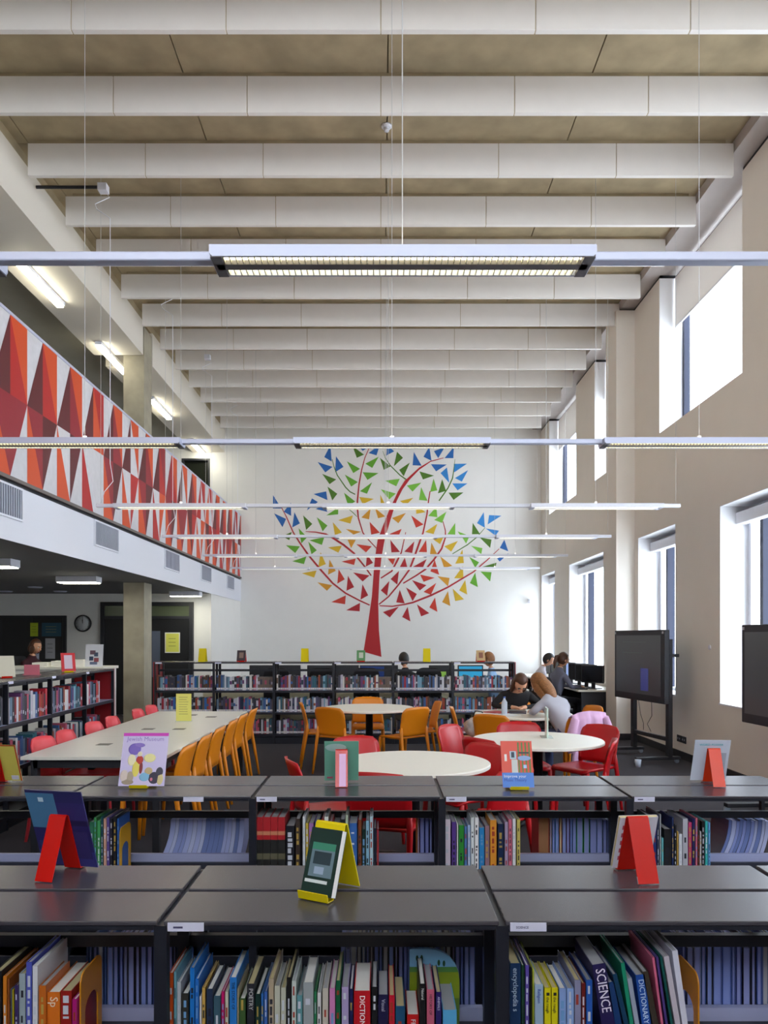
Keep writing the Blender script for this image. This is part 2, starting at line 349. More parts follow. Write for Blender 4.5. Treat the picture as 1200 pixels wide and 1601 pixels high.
# ------------------------------------------------------------------ pendant rows
rowY = [2.95, 5.78, 8.60, 11.2, 13.8, 16.3]; DHL = 1.47
for i, Y in enumerate(rowY):
    t = thing('linear_pendant', 'white pendant light rail with three lamps, %s' % ['nearest, with its underside louvres visible', 'second, across the top of the painted tree', 'third from the camera', 'fourth from the camera', 'fifth from the camera', 'farthest and thinnest'][i], 'pendant light', (.085, Y, CAMZ+DHL), 0, 'suspended lighting rows')
    MB().box(-3.3, 3.3, .06, .11, .012, .05, b=.006).obj('rail', ALU if i < 2 else FASCIA, t)
    for x0 in (-3.09, -.745, 1.6):
        x1 = x0+1.49
        h = MB().prism([(x0, .045), (x0, .012), (x0+.012, 0), (x1-.012, 0), (x1, .012), (x1, .045)], 0, .012)
        h.prism([(x0, .045), (x0, .012), (x0+.012, 0), (x1-.012, 0), (x1, .012), (x1, .045)], .158, .17)
        h.box(x0, x0+.014, .012, .158, 0, .045).box(x1-.014, x1, .012, .158, 0, .045).box(x0+.014, x1-.014, .012, .158, .028, .04)
        fx = h.obj('luminaire', ALU if i < 2 else FASCIA, t)
        MB().box(x0+.014, x1-.014, .062, .108, -.003, .014).box(x0+.004, x0+.045, .002, .168, -.003, .01).box(x1-.045, x1-.004, .002, .168, -.003, .01).obj('centre_strip', mat('lamp_strip_dark', '6c686c', .5) if i < 2 else ALU, fx)
        MB().cyl((x0+.05, .041, .018), (x1-.05, .041, .018), .011, n=8).cyl((x0+.05, .129, .018), (x1-.05, .129, .018), .011, n=8).obj('lamp_tube', TUBE, fx)
        mb = MB()
        for k in range(58 if i < 2 else 30):
            xx = x0+.05+k*(1.38/(57 if i < 2 else 29)); mb.box(xx-.002, xx+.002, .013, .062, .001, .022).box(xx-.002, xx+.002, .108, .157, .001, .022)
        mb.obj('louvre', mat('louvre_white', 'fbf6dc', .3), fx)['kind'] = 'stuff'
        MB().box(x0+.06, x1-.06, .03, .14, .0401, .044).obj('uplight', TUBEU, fx)
        MB().cyl((x0+.745, .085, .045), (x0+.745, .085, .075), .016, n=8).obj('suspension_cap', FASCIA, fx)
        MB().cyl((x0+.745, .085, .07), (x0+.745, .085, 5.345-DHL), .0022 if i < 3 else .003, n=5).obj('suspension_wire', WIRE, t)
    for sx in (-3.3, 3.3): MB().cyl((sx*.985, .085, .05), (sx*.985, .085, 5.345-DHL), .0022, n=5).obj('suspension_wire', WIRE, t)
    if 2 <= i:
        r = MB().tube([(-3.20, .06, 3.58), (-3.14, .05, 3.50), (-3.30, .04, 3.42), (-3.28, .04, 3.36), (-3.13, .04, 3.26), (-3.13, .04, .5), (-3.10, .05, .30), (-3.2, .05, .18), (-3.24, .06, .05)], .0045, 6)
        r.obj('power_cable', FASCIA, t)
        MB().box(-3.26, -3.16, .0, .10, 3.56, 3.64).obj('ceiling_box', FASCIA, t)
        if i == 2: MB().cyl((-3.97, .06, 3.62), (-3.26, .06, 3.62), .018, n=8).obj('conduit', DARK, t)
o = MB().lathe([(.01, 0), (.04, 0), (.055, .015), (.055, .03), (.01, .03)], 16).lathe([(.01, -.03), (.025, -.03), (.03, 0), (.01, 0)], 12).obj('smoke_detector', FASCIA, None, (.06, 8.0, ZC-.03)); tag(o, 'small round white detector on the concrete ceiling near the centre', 'smoke detector')

# ------------------------------------------------------------------ the painted tree
YM = YB-.004
tree = thing('tree_mural', 'big painted tree with red trunk and triangle leaves on the white back wall', 'mural', (0, YB-.001, 0))
lc = {'b': '1b66b4', 'B': '2b88d4', 'd': '4b7a12', 'g': '63aa24', 'l': '7cc23c', 'y': 'dcb41c', 'a': 'd8961a', 'r': 'b40f1e', 'o': 'd0341c'}
nm = {'b': 'mural_blue', 'B': 'mural_light_blue', 'd': 'mural_dark_green', 'g': 'mural_green', 'l': 'mural_light_green', 'y': 'mural_yellow', 'a': 'mural_amber', 'r': 'mural_crimson', 'o': 'mural_vermilion'}
org = {'A': (420, 690), 'B': (600, 690), 'C': (420, 800), 'D': (600, 800), 'E': (500, 900)}
def wp(x, y): return ((x-CX)*YB/F, CAMZ-(y-CY)*YB/F)
LV = """A b 578 35 590 190 520 148|A b 630 140 700 240 622 290|A b 458 195 598 240 530 292|A d 500 305 632 358 570 402|A d 550 425 642 492 595 555|A b 420 495 538 470 550 552|A b 40 505 120 630 40 630
A b 405 535 460 570 357 648|A b 440 635 520 595 550 662|A b 140 660 208 575 210 700|A b 48 675 162 728 128 805|A b 240 665 292 770 220 808|A d 322 695 408 775 350 832|A g 450 712 550 790 505 845
A g 540 695 652 620 650 685|A d 785 45 893 125 825 155|A b 835 40 935 55 880 90|A b 935 110 1040 35 1010 132|A g 905 210 1030 145 970 250|A g 732 188 855 258 792 298|A g 712 312 835 382 772 425
A g 880 290 1028 298 925 362|A g 855 468 968 385 920 492|A g 705 482 810 565 745 605|A d 1042 155 1142 235 1078 268|A b 1110 30 1175 95 1098 135|B l 10 370 148 352 115 422|A l 1050 450 1190 490 1130 545
A y 848 522 985 540 880 590|A y 1045 500 1090 590 1050 600|A y 650 740 788 695 765 772|A y 600 758 685 855 620 880|C a 722 162 865 188 795 215|A a 868 715 955 630 940 732|A a 995 625 1092 705 1025 722
A o 945 755 1042 858 960 875|B a 75 720 205 672 135 768|C d 130 230 215 190 192 268|C g 280 155 360 240 305 298|B d 122 98 178 155 92 235|B d 142 268 242 200 185 328|B b 280 100 352 228 268 225
B b 425 50 445 182 370 145|B b 468 92 568 57 508 158|B b 655 52 650 158 568 158|B b 440 215 588 218 488 282|B B 590 245 612 390 530 298|B B 655 212 778 210 657 292|B B 788 270 730 378 665 345
B B 640 395 782 395 690 460|B d 332 282 468 322 365 358|B l 465 350 500 460 432 475|B d 545 355 582 465 505 488|B l 215 415 350 388 268 472|B l 348 430 408 558 328 550|B d 605 482 745 480 652 550
B y 150 560 275 530 205 600|B y 300 600 390 665 303 680|B l 490 615 415 700 500 712|B l 585 660 470 738 545 765|B o 255 695 370 780 300 810|D y 500 115 385 190 465 210|B o 165 822 50 870 130 905
D l 668 105 595 212 668 215|D l 690 185 770 215 715 222|B d 832 765 900 870 825 872|B B 935 665 945 810 872 768|B B 985 692 1100 698 972 780|B B 955 818 1078 838 1045 885|C g 380 268 520 240 498 312
C g 160 315 292 325 248 388|C g 370 280 450 362 400 400|C g 220 465 352 420 330 492|C y 485 380 535 492 465 520|C a 570 450 628 555 555 592|C y 310 578 448 552 425 618|C a 455 662 595 690 545 742
C y 555 335 685 320 652 385|C a 738 262 815 265 772 342|C o 820 305 965 325 912 382|C o 680 468 815 440 800 500|C r 920 400 978 480 910 515|C o 655 540 712 635 642 675|C r 742 600 800 708 728 742
C r 790 570 945 598 880 655|C r 878 680 932 785 860 825|C o 585 848 722 785 715 868|E r 245 325 375 255 372 335|D r 60 265 150 378 70 382|D o 35 440 105 440 85 500|D r 50 650 30 790 -30 738
D r 140 555 125 685 62 632|D r 285 278 190 375 265 388|D o 395 265 402 380 325 378|D r 195 430 218 520 148 520|D r 400 445 270 518 365 525|D o 475 450 518 592 435 560|D a 445 290 498 398 432 398
D y 455 255 555 245 525 305|D y 692 275 565 325 630 375|D a 528 420 640 508 565 528|D y 735 355 748 482 668 488|D y 740 510 745 625 657 625|D o 338 590 475 620 372 658|D r 262 642 398 690 335 740
D o 490 668 440 780 370 752|D r 205 710 308 772 268 840|D r 148 732 195 862 115 850|D a 500 605 615 622 600 700|D y 762 640 780 778 705 738|D a 600 745 622 885 545 848|D y 645 722 750 822 668 838
D d 895 240 1008 262 995 340|D l 815 320 922 342 912 398|D g 800 425 892 475 855 525|D d 1055 478 920 518 1045 525|D g 905 562 1008 568 995 655|D g 855 570 880 708 805 670|D l 735 242 795 242 770 300
D b 1128 262 1165 372 1085 340|D b 1170 390 1060 440 1085 468|E r 590 342 740 290 655 392|E r 822 292 848 430 770 388|E r 908 268 1025 352 948 382|E o 1078 205 1100 340 1025 298"""
for ln in LV.replace('\n', '|').split('|'):
    q = ln.split(); ox, oy = org[q[0]]; v = [float(x)/6 for x in q[2:]]
    pts = [wp(ox+v[k], oy+v[k+1]) for k in (0, 2, 4)]
    MB().prism(pts, -.003, 0).obj('leaf', mat(nm[q[1]], lc[q[1]], .5), tree)
tr = [(568, 1019), (596, 1027), (592, 985), (591, 942), (593, 900), (596, 872), (601, 844), (614, 800), (620, 783), (629, 765), (640, 750), (655, 734.5), (673, 722), (693, 716.5), (693, 715.5), (673, 720.5), (655, 731), (632, 752), (622, 768), (615, 783), (607, 800), (590, 844), (586, 872), (584, 893), (581, 933), (575, 975)]
MB().prism([wp(*p) for p in tr], -.0045, -.0002).obj('trunk', mat('mural_trunk', 'b8101c', .5), tree)
BR = [('r', 1.2, 2.6, 1, [(588, 857), (575, 843), (567, 833), (560, 810), (558.5, 795), (558.5, 783), (561, 757), (565, 735), (570, 716), (577, 700)]),
      ('r', 2, 3, 1, [(577.5, 946), (562, 939), (540, 927.5), (520, 912), (502, 892), (482, 868), (468, 848), (458, 832), (447, 807), (438, 790)]),
      ('r', 1, 3.4, 2, [(477.5, 831), (493, 832), (509, 835), (520, 841), (537, 852), (553, 865), (570, 886), (580, 900)]),
      ('r', 1.6, 3, 1, [(593, 947), (613, 948), (632, 945), (645, 942), (673, 931), (700, 918), (740, 894), (762, 875), (780, 858)]),
      ('r', 2, 3, 1.5, [(592, 945), (607, 933), (622, 915), (633, 900), (640, 890), (647, 872), (657, 844), (661, 833), (667, 805), (670, 780), (672, 768)]),
      ('r', 2, 3, 1, [(630, 912), (650, 900), (665, 890), (678, 875), (690, 858), (696, 840), (696, 830), (692, 815)]),
      ('r', 2, 3, 1, [(595, 904), (612, 893), (620, 878), (627, 864), (634, 832)]),
      ('d', 1.6, 1.8, .8, [(555, 773), (547, 769), (540, 762), (527, 743), (522, 730), (519, 718)]),
      ('d', 1.8, 1.5, .5, [(635, 750), (625, 743), (610, 728), (602, 716), (598, 705)]),
      ('d', 2, 1.8, .5, [(686, 783), (700, 763), (707, 748), (709, 735), (711, 718)]),
      ('d', 1.2, 1.8, .6, [(707, 866), (730, 852), (745, 840), (758, 825)]),
      ('d', .8, 1.2, .8, [(545, 796), (551, 801), (558, 808)])]
for c, w0, wm, w1, pts in BR:
    n = len(pts); L = []; Rr = []
    for i, p in enumerate(pts):
        a = Vector(pts[max(0, i-1)]); b = Vector(pts[min(n-1, i+1)]); d = (b-a).normalized(); t = i/(n-1)
        ww = (w0+(wm-w0)*t*2 if t < .5 else wm+(w1-wm)*(t*2-1))*.5
        L.append(wp(p[0]-d.y*ww, p[1]+d.x*ww)); Rr.append(wp(p[0]+d.y*ww, p[1]-d.x*ww))
    m_ = MB()
    for i in range(n-1): m_.prism([L[i], L[i+1], Rr[i+1], Rr[i]], -.004, 0)
    m_.obj('branch', mat(nm[c], lc[c], .5), tree)

# ------------------------------------------------------------------ bookcases (double sided)
def bookcase(W, D, H, tiers, label, loc, rz, group, ends=(0, 0), labtext=None, lx=.02, dh=.26, feet=.1, stop=True):
    t = thing('bookcase', label, 'bookcase', loc, rz, group); h2 = D/2
    for s0, s1 in ((-h2, -.012), (.012, h2)):
        MB().box(.009, W-.009, s0, s1, H-.012, H, b=.0025).obj('top_panel', TOPM, t)
    MB().box(.018, W-.018, -h2, -h2+.02, H-.023, H-.0125).box(.018, W-.018, h2-.02, h2, H-.023, H-.0125).box(.018, W-.018, -.03, .03, H-.026, H-.0125).obj('top_rail', BLACK, t)
    for x in (0, W-.017):
        for y in (-h2, h2-.03):
            MB().box(x, x+.017, y, y+.03, 0, H-.0125).obj('upright', BLACK, t)
    MB().box(0, .017, -.018, .018, 0, H-.0265).obj('centre_post', BLACK, t); MB().box(W-.017, W, -.018, .018, 0, H-.0265).obj('centre_post', BLACK, t)
    for x in (0, W-.017): MB().box(x, x+.017, -h2+.03, h2-.03, H-.028, H-.0128).obj('top_bar', BLACK, t)
    for z in tiers:
        for sg in (-1, 1):
            sh = MB().box(.018, W-.018, sg*.022, sg*(h2-.004), z-.004, z).box(.018, W-.018, sg*(h2-.012), sg*(h2-.002), z-.03, z-.004)
            sh.obj('shelf', [SHELFM if z > .2 else BLACK], t)
            MB().box(.018, W-.018, sg*(h2-.002), sg*h2, z-.034, z-.001).obj('shelf_lip', BLACK, t)
        MB().box(.018, W-.018, -.02, .02, z+.0, z+.035).obj('spine_rail', BLACK, t)
        if stop: MB().box(.018, W-.018, .0, .021, z+.0355, z+.075).obj('back_stop', SHELFM, t)
        MB().box(.018, W-.018, -.012, .012, z+dh, z+dh+.034).obj('back_rail', BLACK, t)
    MB().box(.018, W-.018, -h2+.01, h2-.01, .0, feet).obj('plinth', BLACK, t)
    for k, x in enumerate((-.012, W)):
        if ends[k]: MB().box(x, x+.012, -h2, h2, 0, H).obj('end_panel', ENDRED, t)
    if labtext is not None:
        l = MB().box(lx, lx+.095, -h2-.004, -h2-.0005, H-.025, H-.003).obj('shelf_label', mat('label_white', 'dcdcf2', .5), t)
        if labtext == 'SCIENCE': text(labtext, .0085, mat('label_ink', '4a4a70', .6), l, (lx+.015, -h2-.0045, H-.0145), (PI/2, 0, 0))
        elif labtext == 'ink': MB().box(lx+.015, lx+.04, -h2-.0044, -h2-.004, H-.017, H-.012).obj('ink_line', mat('label_ink', '4a4a70', .6), l)
    return t
H1 = .855; SZ = .432
pos = ['at the left edge of the picture', 'in the middle', 'right of the middle one', 'off the right edge']
for i, x in enumerate((-1.48, -.58, .32, 1.22)):
    bookcase(.90, .5, H1, (.10, SZ), 'low black double-sided bookcase in the nearest row, %s' % pos[i], (x, 2.27, 0), 0, 'bookcases in the nearest row', labtext=['', 'ink', 'SCIENCE', ''][i])
J2 = [-2.38, -1.49, -.605, .288, 1.175, 2.065]
for i in range(5):
    bookcase(J2[i+1]-J2[i], .54, H1, (.10, SZ), 'low black double-sided bookcase in the second row, %s' % ['at the left edge', 'under the purple magazine', 'with the green leaflet on top', 'with the orange book on top', 'at the right edge'][i], (J2[i], 3.89, 0), 0, 'bookcases in the second row', labtext=['', '', 'ink', 'ink', 'ink'][i], lx=.56 if i == 1 else .02)
HF = 1.24
JF = [-3.43, -2.53, -1.62, -.72, .19, 1.09, 2.03]
for i in range(6):
    bookcase(JF[i+1]-JF[i], .48, HF, (.15, .48, .81), 'tall black three-tier bookcase by the tree wall, %s from the left' % ordn[i], (JF[i], 11.86, 0), 0, 'far row of bookcases', ends=(i == 0, i == 5), labtext='', dh=.28)
for i, y in enumerate((4.6, 5.5, 6.4, 7.3, 8.2)):
    bookcase(.9, .5, HF, (.12, .50, .88), 'black three-tier bookcase along the left side, %s' % ['nearest and out of frame', 'cut by the left edge', 'second from the left edge', 'third from the left edge', 'last, with red end panel'][i], (-3.33-.02*i, y, 0), PI/2, 'left row of bookcases', ends=(0, i == 4), labtext='', dh=.28, stop=False)

# ------------------------------------------------------------------ books
CN = {}
def cm(c, rough=.4):
    return mat('cover_'+c, c, rough)
def book(x, y, z, w_, h, d, m, lean=0, rz=0, page=PAGE, label='book', group=None, name='book', txt=None, hard=True, mark=0):
    """x = left edge of the spine, y = spine plane, spine faces -y (before rz)"""
    t = .0022 if hard else .001; e = .003 if hard else 0
    mb = MB().box(0, w_, 0, t, 0, h).box(0, t, t, d, 0, h).box(w_-t, w_, t, d, 0, h)
    o = mb.obj(name, m)
    o.location = (x, y, z); o.rotation_euler = (0, lean, rz)
    if lean > 0: o.location.z += 0
    if lean: o.location.z += abs(math.sin(lean))*w_ if lean > 0 else 0
    tag(o, label, 'magazine' if name == 'magazine' else 'book', group)
    MB().box(t, w_-t, t, d-e, e, h-e).obj('pages', page, o)
    if mark and not txt and w_ > .0045:
        q = MB(); zz = h*R.uniform(.12, .3); k = 0; mw = w_*R.uniform(.35, .6)
        while zz < h*.86:
            L = R.uniform(.006, .03) if mark == 1 else .03; q.box(w_/2-mw/2, w_/2+mw/2*R.uniform(.4, 1), -.0005, 0, zz, zz+L); zz += L+R.uniform(.004, .014)+(.04 if R.random() < .25 else 0)
            if mark == 2: break
        q.obj('spine_print', mat(*([('print_light', 'c8ccd8', .6), ('print_dark', '1c1e2c', .6), ('print_gold', 'b89848', .6), ('print_rust', '9c3420', .6), ('print_sky', '6c9ccc', .6)][0 if mark == 2 else R.choice((0, 0, 1, 2, 3, 4))])), o)['kind'] = 'stuff'
    if txt:
        s, size, c = txt[:3]
        text(s, size, mat('ink_'+c, c, .5), o, (w_/2, -.0006, h-.012), (PI/2, PI/2, 0), 'lettering', sx=txt[3] if len(txt) > 3 else 1)
    return o
def colname(c):
    r, g, b = [int(c[i:i+2], 16) for i in (0, 2, 4)]; mx = max(r, g, b); mn = min(r, g, b)
    if mx-mn < 28: return 'white' if mx > 200 else 'grey' if mx > 90 else 'black'
    if mx < 75: return {r: 'dark brown', g: 'dark green', b: 'navy'}[mx]
    if mx == r: return ('magenta' if b > g+30 else 'orange' if g > r*.42 and b < g*.8 and g < r*.75 else 'yellow' if g >= r*.75 and b < r*.6 else 'cream' if g > r*.8 else 'pink' if b > 120 else 'red')
    if mx == g: return 'teal' if b > r+25 else 'green'
    return 'purple' if r > g+12 else 'pale blue' if g > 150 else 'blue'
# nearest row, front side: (x left, x right, top of spine, colour, depth, lean, text, page)
N1 = [(-20, -10, 1530, '5a3030'), (-9, 3, 1518, '1c1c20'), (5, 11, 1526, 'd07a20'), (12, 15, 1530, '8a4a20'), (15, 19, 1546, '4c5878'), (19, 22, 1547, 'b8a818'), (23, 29, 1540, '3a2a60'), (30, 40, 1522, '9aa8b0'), (41, 50, 1504, '5058b8'), (51, 59, 1510, 'd8d8e0'),
      (61, 72, 1541, 'c4661c'), (74, 94, 1551, 'd8701c', .2, 0, ('Sp', .03, 'f0e0c8')), (95, 112, 1549, '9a1c14'), (113, 120, 1562, 'b01878', .06)]
N2 = [(264, 271, 1521, 'd0521c'), (272, 276, 1519, '6aa0b0'), (277, 283, 1535, 'b8bcc4'), (284, 295, 1553, '30302c'), (297, 304, 1513, '1c74c8'), (305, 311, 1530, '1c68c0'), (312, 315, 1558, 'd8d4dc'), (316, 321, 1544, 'c8a050'), (323, 333, 1546, '22304c'), (334, 345, 1557, '3a5868'),
      (346, 351, 1550, 'b01060'), (352, 357, 1550, 'c8c4b4'), (359, 370, 1528, '2878c8', .19, 0, ('THE STORY OF', .011, '102040')), (371, 373, 1545, 'c8b890'), (374, 384, 1561, '3c5a30'), (386, 398, 1538, '22242c', .19, 0, ('POETRY', .016, 'c8c8c8')), (399, 407, 1554, '12302c'), (408, 412, 1553, '2c64a8'), (413, 418, 1550, '3a64b0'),
      (420, 428, 1530, 'b0a088'), (429, 438, 1541, 'c0c0b0'), (439, 447, 1544, 'b8b8a8'), (448, 455, 1528, '141414'), (456, 463, 1533, 'c0ccc8'), (464, 473, 1556, '5c9098'), (474, 490, 1536, '9aa0a4'), (491, 495, 1550, '2a7a50'), (496, 502, 1552, 'd0d0d0'), (504, 513, 1545, 'c4bcb0'),
      (515, 524, 1545, 'd080b8'), (525, 532, 1533, '0c5c38'), (534, 545, 1543, 'a898c4'), (546, 552, 1546, '1c1c50'), (553, 579, 1549, 'c01420', .19, 0, ('DICTIONARY', .020, 'ffffff')), (581, 590, 1543, '18181c'), (591, 607, 1555, '201c44', .16, 0, ('Visual', .014, 'b8b8d0')), (608, 617, 1556, 'c01830'), (618, 633, 1573, '1c4c70'), (636, 655, 1586, 'c01818', .15, 0, ('FR', .018, 'f0f0f0')),
      (656, 665, 1538, '18181c', .18, 0, ('Natural', .010, 'e0e0e0')), (667, 679, 1547, 'c8607c', .18, 0, ('HISTORY OF', .010, '202020')), (681, 690, 1551, '281c60', .18, 0, ('ANIMALS', .009, 'c0c0d8')), (692, 714, 1579, '58a8d8')]
N3 = [(797, 814, 1506, '16345c', .2, 0, ('encyclopedia s', .020, 'b8cce0')), (815, 820, 1509, '18402c'), (821, 827, 1509, '5a48a0'), (828, 831, 1512, '141414'), (832, 835, 1515, 'a0a830'), (836, 849, 1539, '9cb4cc', .17, 0, ('Religion', .012, '2840a0')), (851, 861, 1544, 'd8cc10', .17, 0, ('\u25a0 the rough', .011, '202020')), (862, 872, 1544, 'd8cc10', .17, 0, ('\u25a0 the rough', .011, '202020')), (874, 885, 1545, '88a4d8'), (886, 897, 1545, '88a4d8'),
      (898, 908, 1532, '8888a8'), (909, 915, 1537, '6a1c1c'), (916, 926, 1532, '2458b0')]
# leaning books: x at base left, width, height m, colour, lean deg
def wpx(xl, xr, Ys): return max(.003, (xr-xl)*Ys/F-.0008)
nb = 0
def runbooks(lst, Ys, bay, group, y0=0):
    for e in lst:
        xl, xr, yt, c = e[:4]; d = e[4] if len(e) > 4 else R.choice((.16, .175, .19, .2)); tx = e[6] if len(e) > 6 else None
        ys = Ys+R.uniform(0, .012); h = CAMZ-(yt-CY)*ys/F-SZ-.002; pg = R.choice((PAGE, PAGEG, PAGEC)) if group[0] != 's' else PAGEG
        lab = '%s %s book %s%s' % ('thick' if xr-xl > 9 else 'thin', colname(c), bay, '' if not tx else ', %s lettering on spine' % colname(tx[2]))
        book(XP(xl, ys), ys, SZ+.0015, wpx(xl, xr, ys), h, min(d, .2), cm(c), page=pg, label=lab, group=group, txt=tx, mark=1)
runbooks(N1, 2.06, 'in nearest row, left bay', 'books in the nearest row, left bay')
runbooks(N2, 2.06, 'in nearest row, middle bay', 'books in the nearest row, middle bay')
runbooks(N3, 2.06, 'in nearest row, right bay', 'books in the nearest row, right bay')
def leanbook(px0, px1, yt, wd, c, lab, d=.2, tx=None, ys=2.06, page=PAGEG, zlift=.0015, rough=.4):
    """px0: spine bottom-left px measured at y 1601; px1: spine top-left px at yt"""
    x1 = XP(px1, ys); z1 = CAMZ-(yt-CY)*ys/F; xb = XP(px0, ys); zb = CAMZ-(1601-CY)*ys/F
    a = math.atan2(x1-xb, z1-zb); zbase = SZ+zlift; x0 = xb-(zb-zbase)*math.tan(a)
    L = (z1-zbase)/math.cos(a)-(abs(math.sin(a))*wd if a > 0 else 0)
    o = book(x0, ys, zbase, wd, L, d, cm(c, rough), lean=a, page=page, label=lab, group='leaning books in the nearest row', txt=tx)
    if a < 0: o.location.z += abs(math.sin(a))*wd*0+.0
    return o
leanbook(940, 925, 1509, .036, '241c50', 'thick purple science encyclopedia leaning left with big white lettering', tx=('SCIENCE', .036, 'f4ecff', .85))
leanbook(961, 948, 1537, .018, '16386c', 'blue green book leaning against the science encyclopedia')
leanbook(975, 957, 1524, .012, '123c5c', 'thin dark book between the encyclopedia and the teal topped book')
leanbook(984, 970, 1506, .010, '1c8c6c', 'narrow book with teal top leaning left of the blue dictionary')
leanbook(992, 980, 1530, .012, '9aa4b8', 'grey white book leaning directly left of the blue dictionary')
leanbook(1003, 993, 1525, .024, '1c4ca0', 'blue dictionary with pale lettering leaning left', tx=('DICTIONARY OF', .020, 'c8dcf4'))
leanbook(1020, 1004, 1520, .015, '3c342c', 'dark picture book leaning right of the blue dictionary')
leanbook(1033, 1019, 1497, .006, 'd06888', 'thin pink book leaning beside dark picture book')
leanbook(1040, 1025, 1497, .006, '503c80', 'thin purple book beside the pink one')
leanbook(1048, 1031, 1496, .006, '0c504c', 'thin dark green book beside the tall pale one')
leanbook(1055, 1037, 1496, .014, 'c4bcc8', 'pale book with green block next to tall white book')
leanbook(1066, 1050, 1487, .015, 'd4d4e4', 'tall white book leaning next to the orange bookend at right', d=.215)
# rounded picture book behind
def roundrect(w_, h, rs, n=6):
    pts = []
    for (cx_, cz, r, a0) in ((w_-rs[1], h-rs[1], rs[1], 0), (rs[0], h-rs[0], rs[0], 90), (rs[2], rs[2], rs[2], 180), (w_-rs[3], rs[3], rs[3], 270)):
        for k in range(n+1): a = math.radians(a0+90*k/n); pts.append((cx_+r*math.cos(a), cz+r*math.sin(a)))
    return pts
xa = XP(640, 2.235); o = MB().prism(roundrect(.145, .262, (.004, .09, .003, .003)), 0, .012).obj('picture_book', band('landscape_cover', [(0, '5f7d1c'), (.45, '86981c'), (.74, '4f8440'), (.80, '7cb4dc')], .4, 0, .262), None, (xa, 2.235, SZ+.0015)); tag(o, 'children\'s board book with green hill and blue sky, rounded corner', 'book')
for q in ((.022, .235), (.035, .236), (.085, .222), (.1, .22)): MB().ball((q[0], -.001, q[1]), .004, .001, .009, n=8, m=6).obj('painted_tree', mat('cover_tree', '1c4c28', .5), o)
# orange bookends
def bookend(x, y, label, m, sgn=1, h=.27, d=.13):
    mb = MB(); M = Matrix.Rotation(PI/2, 4, 'Z'); rr = .032; ang = lambda k: PI/2*k/6 if k < 7 else PI/2+PI/2*(k-7)/5
    # two legs and a top joined, leaving a slot
    mb.prism([(0, 0), (.03, 0), (.03, h*.55), (0, h*.55)], 0, .004, M=M).prism([(d-.03, 0), (d, 0), (d, h*.55), (d-.03, h*.55)], 0, .004, M=M)
    top = [(d, h*.55)]+[((d-rr if k < 7 else rr)+rr*math.cos(ang(k)), h-rr+rr*math.sin(ang(k))) for k in range(13)]+[(0, h*.55), (.03, h*.55)]+[(d/2-(d/2-.03)*math.cos(PI*k/8), h*.55+.035*math.sin(PI*k/8)) for k in range(1, 8)]+[(d-.03, h*.55)]
    mb.prism(top, 0, .004, M=M)
    t = mb.obj('bookend', m, None, (x, y, SZ+.001)); tag(t, label, 'bookend', 'bookends')
    MB().box(-.06 if sgn > 0 else 0, 0 if sgn > 0 else .06, .005, d-.005, 0, .0015).obj('foot', m, t); return t
BE = mat('bookend_orange', 'cc8410', .35)
bookend(XP(126.5, 2.075), 2.075, 'arched orange bookend holding the left bay of the nearest row', BE, 1, h=.258, d=.155)
bookend(XP(1093, 2.075), 2.075, 'arched orange bookend holding the right bay of the nearest row', BE, 1, h=.258, d=.155)
# back side books, page edges towards the camera
def backrun(x0, x1, yface, ztop, cs, lab, group, wr=(.006, .02), d=.17, lean=0):
    x = x0
    while x < x1:
        wd = R.uniform(*wr); c = R.choice(cs); h = ztop-SZ-R.uniform(0, .03)
        o = book(x+wd, yface+d, SZ+.0015, wd, h, d, cm(c), rz=PI, page=R.choice((PAGEB, PAGEB, PAGEG, mat('page_blue', '7c8cc8', .8))), label='%s book, page side showing, %s' % (colname(c), lab), group=group, lean=0)
        x += wd+R.uniform(.0008, .004)
BK = ['303c78', '1c1c24', '4860a8', '202030', '8890b8', '2c3450', '1c3c70', '5868a0']
backrun(-.88, -.60, 2.295, .70, BK, 'behind the orange bookend at left', 'far side of the nearest row, left bay')
backrun(-.12, .27, 2.295, .70, BK, 'behind the middle bay of the nearest row', 'far side of the nearest row, middle bay')
backrun(.90, 1.2, 2.295, .70, BK, 'behind the orange bookend at right', 'far side of the nearest row, right bay', wr=(.008, .026))
# second row, front side
def redset(): return band('bound_volume', [(0, 'a81420'), (.27, '242424'), (.4, '605c48'), (.5, '242424'), (.72, 'b02028'), (.8, 'c88060'), (.86, 'b02028')], .45, 0, .29)
ys2 = 3.645
for k in range(4):
    ys = ys2; xl = 399.5+k*11.6; book(XP(xl, ys), ys, SZ+.0015, .0335, CAMZ-(1278-CY)*ys/F-SZ, .2, redset(), label='red and black bound reference volume in the second row', group='matching red and black volumes', page=PAGEG)
M2 = [(447, 460, 1291, '181a24'), (462, 469, 1280, '3c302c'), (473, 477, 1277, 'd8dce4'), (478, 482, 1287, 'c8b040'), (483, 490, 1287, 'a070b0'), (492, 499, 1283, '283878'), (503, 506, 1280, 'a03038'), (507, 513, 1277, 'd8dcd8'), (515, 519, 1285, 'b02c38'), (520, 530, 1292, '1c2820'), (532, 539, 1281, '20242c'), (540, 544, 1274, 'b0c0a8'), (546, 558, 1287, '3868b0'), (560, 565, 1282, '7a4024'), (566, 571, 1296, '14302c'), (572, 577, 1283, '88b4cc'), (578, 583, 1276, 'b0ccd8'), (584, 588, 1295, '1c2438'), (589, 592, 1297, 'a02838')]
runbooks(M2, ys2, 'right of red volumes, second row', 'second row books, middle bay')
